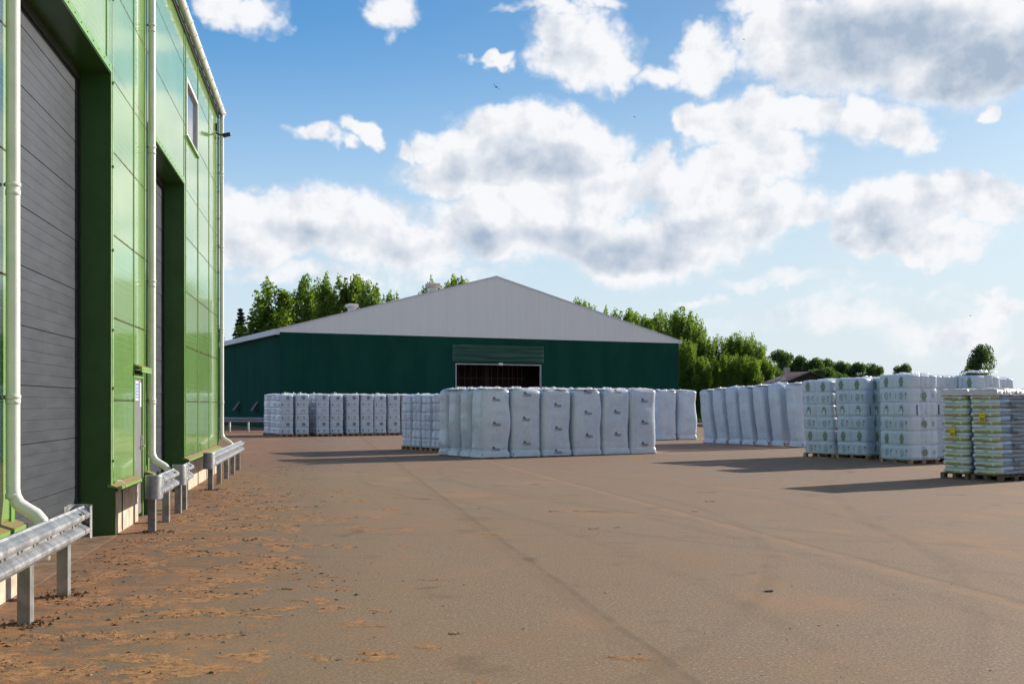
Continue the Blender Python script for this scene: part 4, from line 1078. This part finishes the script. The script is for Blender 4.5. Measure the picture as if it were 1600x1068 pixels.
# ------------------------------------------------------------------ brown-roofed shed behind the stacks
sh = empty('shed', px(1240, 100, z=0), 0, label='low shed with red-brown roof behind the white stacks', cat='building')
A_, B_ = px(1234, 106, y=581), px(1266, 94, y=580); A2, B2 = px(1176, 106, y=603), px(1212, 94, y=603); A3, B3 = px(1290, 108, y=596), px(1322, 96, y=600)
o0 = sh.location
def loc(p): return p-o0
g = G(); g.quad([loc(A2), loc(B2), loc(B_), loc(A_)], 'red_roof'); g.quad([loc(B_), loc(B3), loc(A3), loc(A_)], 'red_roof')
dz = Vector((0, 0, -.15)); g.quad([loc(A_)+dz, loc(B_)+dz, loc(B2)+dz, loc(A2)+dz], 'dark_wood'); g.quad([loc(B2)+dz, loc(B_)+dz, loc(B_), loc(B2)], 'dark_wood'); g.quad([loc(B_)+dz, loc(B3)+dz, loc(B3), loc(B_)], 'dark_wood')
rf = g.build('roof', sh)
def mixp(p, q, f): return p+(q-p)*f
g = G()
W0, W1, W2, W3 = [Vector((q.x, q.y, 0)) for q in (mixp(B2, B3, .04), mixp(B2, B3, .96), mixp(A2, A3, .96), mixp(A2, A3, .04))]
ft = [mixp(B2, B3, .04)+dz, mixp(B2, B3, .96)+dz, mixp(A2, A3, .96)+dz, mixp(A2, A3, .04)+dz]; back = Vector((.0, .25, 0))
g.quad([loc(W0)+back, loc(W1)+back, loc(ft[1])+back, loc(B_)+dz+back, loc(ft[0])+back], 'dark_wood'); g.quad([loc(W3), loc(W0)+back, loc(ft[0])+back, loc(ft[3])], 'dark_wood'); g.quad([loc(W1)+back, loc(W2), loc(ft[2]), loc(ft[1])+back], 'dark_wood'); g.quad([loc(W2), loc(W3), loc(ft[3]), loc(A_)+dz, loc(ft[2])], 'dark_wood')
g.build('wall', sh)
g = G(); c = loc(A_)+Vector((.2, 2, 0)); g.box(c.x-.25, c.x+.25, c.y-.25, c.y+.25, c.z-.5, c.z+.5, 'concrete'); g.build('chimney', rf)
g = G()
for f in (.25, .45, .65):
    q = mixp(mixp(A2, B2, f), mixp(A_, B_, f), .25)+Vector((0, 0, .03)); q2 = mixp(mixp(A2, B2, f), mixp(A_, B_, f), .6)+Vector((0, 0, .03)); dd = (B2-A2).normalized()*.5
    g = G(); g.quad([loc(q), loc(q+dd), loc(q2+dd), loc(q2)], 'white'); g.build('skylight', rf)

# ------------------------------------------------------------------ trees
def leafquad(g, p, s, rnd, m, up=.3):
    n = Vector((rnd.gauss(0, 1), rnd.gauss(0, 1), rnd.gauss(up, .8))).normalized()
    a = n.orthogonal().normalized(); a = (Matrix.Rotation(rnd.random()*6.28, 3, n) @ a); b = n.cross(a)
    k = len(g.v); g.v += [p-a*s*.5, p+b*s*.32+n*s*.06, p+a*s*.55, p-b*s*.32+n*s*.06]
    g.face([k, k+1, k+2, k+3], m, False)
def poplar(seed, H, W, n=6500, ls=.30):
    rnd = random.Random(seed); t = G(); c = G()
    t.tube([(0,0,-.1),(.05,0,H*.3),(-.05,.05,H*.6),(0,0,H*.93)], [H*.022, H*.016, H*.010, .03], 'bark', 8)
    cl = []
    nl = 30
    for i in range(nl):
        z0 = H*(.03+.72*(i/nl)**1.1); a = i*2.4+rnd.uniform(-.3, .3)
        hr = W*.5*(1-.30*(z0/H))*rnd.uniform(.55, 1.0); top = min(H*1.0, z0+H*rnd.uniform(.22, .42))
        pts = []
        for k in range(6):
            f = k/5; rr = hr*(1-(1-f)**2.2)*(1-.12*f*f); pts.append(Vector((math.cos(a+f*.3)*rr, math.sin(a+f*.3)*rr, z0+(top-z0)*f**1.15)))
        t.tube(pts, [H*.007*(1-f/6)+.012 for f in range(6)], 'bark', 5, False)
        for k in range(1, 6):
            for q in range(2):
                cl.append((pts[k]+Vector((rnd.gauss(0, .3), rnd.gauss(0, .3), rnd.gauss(0, .4)))*(W/5), W*rnd.uniform(.075, .145), W*rnd.uniform(.13, .26)))
    for i in range(8): f = i/7; cl.append((Vector((rnd.gauss(0, .12)*W*.3, rnd.gauss(0, .12)*W*.3, H*(.5+.46*f))), W*(.15-.09*f), W*.2))
    tw = sum(c_[1]*c_[2] for c_ in cl)
    for p, r, h in cl:
        k = int(n*r*h/tw)
        for _ in range(k):
            d = Vector((rnd.gauss(0, 1), rnd.gauss(0, 1), rnd.gauss(0, 1))).normalized()*rnd.random()**.4
            q = p+Vector((d.x*r, d.y*r, d.z*h))
            if q.z > .2: leafquad(c, q, ls*rnd.uniform(.7, 1.3), rnd, 'leaf')
    return fit(t, c, H, W)
def roundtree(seed, H, W, n=4500, ls=.42, m='leaf_dark'):
    rnd = random.Random(seed); t = G(); c = G()
    t.tube([(0,0,-.1),(.1,0,H*.3),(0,.1,H*.55),(0,0,H*.85)], [H*.03, H*.022, H*.014, .04], 'bark', 8)
    cl = []
    for i in range(44):
        a = rnd.random()*6.28; f = rnd.random(); z = H*(.18+.74*f); rm = W*.5*math.sin(math.pi*(.16+.78*f))**.7; r = rm*rnd.random()**.4*.82
        p = Vector((math.cos(a)*r, math.sin(a)*r, z)); cl.append((p, W*rnd.uniform(.13, .22), W*rnd.uniform(.11, .17)))
        t.tube([Vector((0, 0, z*.65)), p*.6+Vector((0, 0, z*.30)), p], [.12, .07, .03], 'bark', 5, False)
    cl.append((Vector((0, 0, H*.93)), W*.12, H*.07))
    tw = sum(c_[1]**2 for c_ in cl)
    for p, r, h in cl:
        for _ in range(int(n*r*r/tw)):
            d = Vector((rnd.gauss(0, 1), rnd.gauss(0, 1), rnd.gauss(0, 1))).normalized()*rnd.random()**.4
            leafquad(c, p+Vector((d.x*r, d.y*r, d.z*h)), ls*rnd.uniform(.7, 1.3), rnd, m)
    return fit(t, c, H, W)
def spruce(seed, H, W):
    rnd = random.Random(seed); t = G(); c = G()
    t.tube([(0,0,-.1),(0,0,H*.5),(0,0,H)], [H*.018, H*.01, .02], 'bark', 7)
    z = H*.08
    while z < H*.98:
        f = z/H; L = W*.5*(1-f)**.85+.15
        nb = 9
        for i in range(nb):
            a = rnd.random()*6.28; LL = L*rnd.uniform(.7, 1.1); m = int(8+LL*9)
            for k in range(m):
                q = k/m; p = Vector((math.cos(a)*LL*q, math.sin(a)*LL*q, z-.25*LL*q+.16*LL*q*q))
                for _ in range(4): leafquad(c, p+Vector((rnd.gauss(0, .1), rnd.gauss(0, .1), rnd.gauss(-.05, .08))), .45*rnd.uniform(.6, 1.2), rnd, 'needle', .1)
        z += H*.032
    return mesh_of(t, 'trunk'), mesh_of(c, 'crown')
def fit(t, c, H, W):
    zs = max(v.z for v in c.v); r = sorted(math.hypot(v.x, v.y) for v in c.v)[int(len(c.v)*.985)]
    for g_ in (c, t):
        for v in g_.v: v.x *= W*.5/r; v.y *= W*.5/r; v.z *= H/zs
    return mesh_of(t, 'trunk'), mesh_of(c, 'crown')
POP = [poplar(1, 20, 6.5, 18000, .46), poplar(2, 20, 6.0, 18000, .46), poplar(3, 20, 7.0, 18000, .46)]
POPN = [poplar(4, 12, 4.6, 20000, .27), poplar(5, 12, 4.2, 20000, .27), poplar(6, 12, 5.0, 20000, .27)]
RND = [roundtree(7, 14, 10, 11000, .55), roundtree(8, 14, 11, 11000, .55), roundtree(12, 14, 9, 11000, .5)]
RNDN = roundtree(9, 10, 7.0, 14000, .30)
SPR = spruce(10, 18, 7)
def tree(mm, H0, W0, x, Y, ytop, wpx, label, group, name='tree', rz=0):
    wpx *= {'poplar_tree': 1.14, 'spruce_tree': 1.6}.get(name, 1.5 if Y > 150 else 1.05)
    H = (HY-ytop)*Y/F+CH; W = wpx*Y/F
    e = empty(name, px(x, Y, z=0), rz, label=label, cat='tree', group=group)
    e.scale = (W/W0, W/W0, H/H0)
    inst('trunk', mm[0], e); inst('crown', mm[1], e)
L = 'poplars behind the green hall'
lp = [(424,208,432,78,'wide poplar with forked top standing alone left of the poplar group behind the hall roof'),
      (452,212,470,46,'low poplar between the lone forked poplar and the group behind the hall roof'),
      (486,204,427,52,'leftmost tall poplar of the group behind the hall roof'),
      (519,200,421,56,'tallest poplar in the middle of the group behind the hall roof'),
      (548,199,424,52,'poplar right behind the left roof vent'),
      (577,196,435,44,'rightmost poplar of the group, just right of the left roof vent'),
      (500,214,450,60,'poplar filling the gap at the back of the group behind the hall roof'),
      (614,182,451,26,'small poplar tip alone above the roof between the two vents'),
      (664,168,440,24,'small poplar tip left of the right roof vent'),
      (683,165,428,38,'poplar top directly behind the right roof vent'),
      (708,163,426,38,'poplar top just right of the right roof vent'),
      (727,163,430,34,'last poplar top before the ridge of the white gable')]
for i, (x, Y, yt, w, lab) in enumerate(lp): tree(POP[i % 3], 20, (6.5, 6.0, 7.0)[i % 3], x, Y, yt, w, lab, L, 'poplar_tree', i*1.3)
rp = [(902,184,462,30,'first poplar tip right of the gable ridge'),(926,178,472,34,'second poplar tip above the right roof slope'),(950,172,474,36,'third poplar tip above the right roof slope'),
      (976,166,478,42,'poplar top above the right roof slope, left of the tall group'),(1000,160,485,42,'poplar half hidden by the lower right roof slope'),
      (1022,150,482,50,'poplar behind the end of the right roof slope')]
for i, (x, Y, yt, w, lab) in enumerate(rp): tree(POP[(i+1) % 3], 20, (6.0, 7.0, 6.5)[i % 3], x, Y, yt, w, lab, L, 'poplar_tree', i*1.7)
rn = [(1044,131,481,44,'tall sunlit poplar touching the right corner of the hall'),(1068,127,478,44,'tallest sunlit poplar right of the hall'),(1088,125,494,36,'sunlit poplar on the right shoulder of the tall pair'),(1074,118,525,34,'leafy lower poplar in front of the tall pair right of the hall'),
      (1101,121,520,30,'poplar stepping down at the right of the tall pair'),(1112,119,552,26,'lowest poplar in the dip between the two sunlit groups'),(1131,126,520,34,'left poplar of the second sunlit group'),(1150,124,519,30,'narrow middle poplar of the second sunlit group'),(1167,123,516,34,'tallest poplar of the second sunlit group'),
      (1184,121,527,32,'right poplar of the second sunlit group'),(1198,118,556,26,'low poplar at the right foot of the second sunlit group'),(1142,114,548,34,'bushy low poplar in front left of the second sunlit group'),(1175,114,552,34,'bushy low poplar in front right of the second sunlit group'),(1098,114,556,30,'bushy low poplar in front of the dip')]
for i, (x, Y, yt, w, lab) in enumerate(rn): tree(POPN[i % 3], 12, (4.6, 4.2, 5.0)[i % 3], x, Y, yt, w, lab, 'sunlit poplars right of the hall', 'poplar_tree', i*2.1)
tree(SPR, 18, 7, 376, 215, 480, 38, 'dark spruce at the left above the roof of the hall', 'spruces', 'spruce_tree')
tree(SPR, 18, 7, 344, 222, 512, 30, 'spruce tip peeping out beside the corner downpipe', 'spruces', 'spruce_tree', 1)
rd = [(1200,230,572,46,'dark rounded tree next to the sunlit poplars'),(1221,245,544,40,'tallest rounded tree behind the shed chimney'),(1248,240,553,28,'slim tree just right of the tallest rounded one'),(1238,220,580,40,'low dark tree behind the shed ridge'),(1272,240,557,34,'dark tree above the shed gable'),(1294,245,558,34,'rounded tree right of the shed'),
      (1285,220,572,40,'low tree in front of those right of the shed'),(1316,240,562,30,'pointed tree in the distant row above the emblem pallets'),(1338,235,564,34,'bushy tree above the right emblem pallet'),(1366,230,566,26,'thin open tree at the end of the distant row'),(1412,215,566,30,'lone small tree top above the corner pallet'),(1305,225,578,44,'lowest tree of the distant row, above the leaning emblem pallets')]
for i, (x, Y, yt, w, lab) in enumerate(rd): tree(RND[i % 3], 14, (10, 11, 9)[i % 3], x, Y, yt, w, lab, 'distant dark trees on the right', 'broadleaf_tree', i*1.1)
tree(RNDN, 10, 7.0, 1530, 105, 536, 58, 'lone dense round tree rising above the right-hand stacks', None, 'broadleaf_tree')

# ------------------------------------------------------------------ birds
def bird(x, y, Y, s, roll, label):
    e = empty('bird', px(x, Y, y=y), 0, label=label, cat='bird', group='swallows in the sky'); e.rotation_euler = (roll*.4, roll, .6)
    g = G(); g.tube([(0,-.09,0),(0,-.05,0),(0,.02,0),(0,.09,0)], [.006, .02, .018, .004], 'ink', 8)
    g.build('body', e)
    for sg in (-1, 1):
        w_ = G(); z = [(.01,.02,0),(.08,.035,.03),(.17,-.06,.01),(.07,-.01,.025)]
        k = len(w_.v); w_.v += [Vector((sg*a, b, c)) for a, b, c in z]+[Vector((sg*a, b, c-.004)) for a, b, c in z]
        w_.face([0,1,2,3], 'ink'); w_.face([7,6,5,4], 'ink')
        for i in range(4): w_.face([i, 4+i, 4+(i+1) % 4, (i+1) % 4], 'ink')
        w_.build('wing', e)
    e.scale = (s, s, s)
bird(775, 136, 45, 1.2, .5, 'swallow with swept wings in blue sky left of the big puffy cloud')
bird(991, 183, 70, 1.0, -.3, 'tiny dark bird below the second white cloud')
bird(1162, 62, 80, .9, .2, 'tiny dark bird in front of the white cloud at the top')
bird(1516, 493, 70, .9, .1, 'tiny bird low in the sky above the round tree')
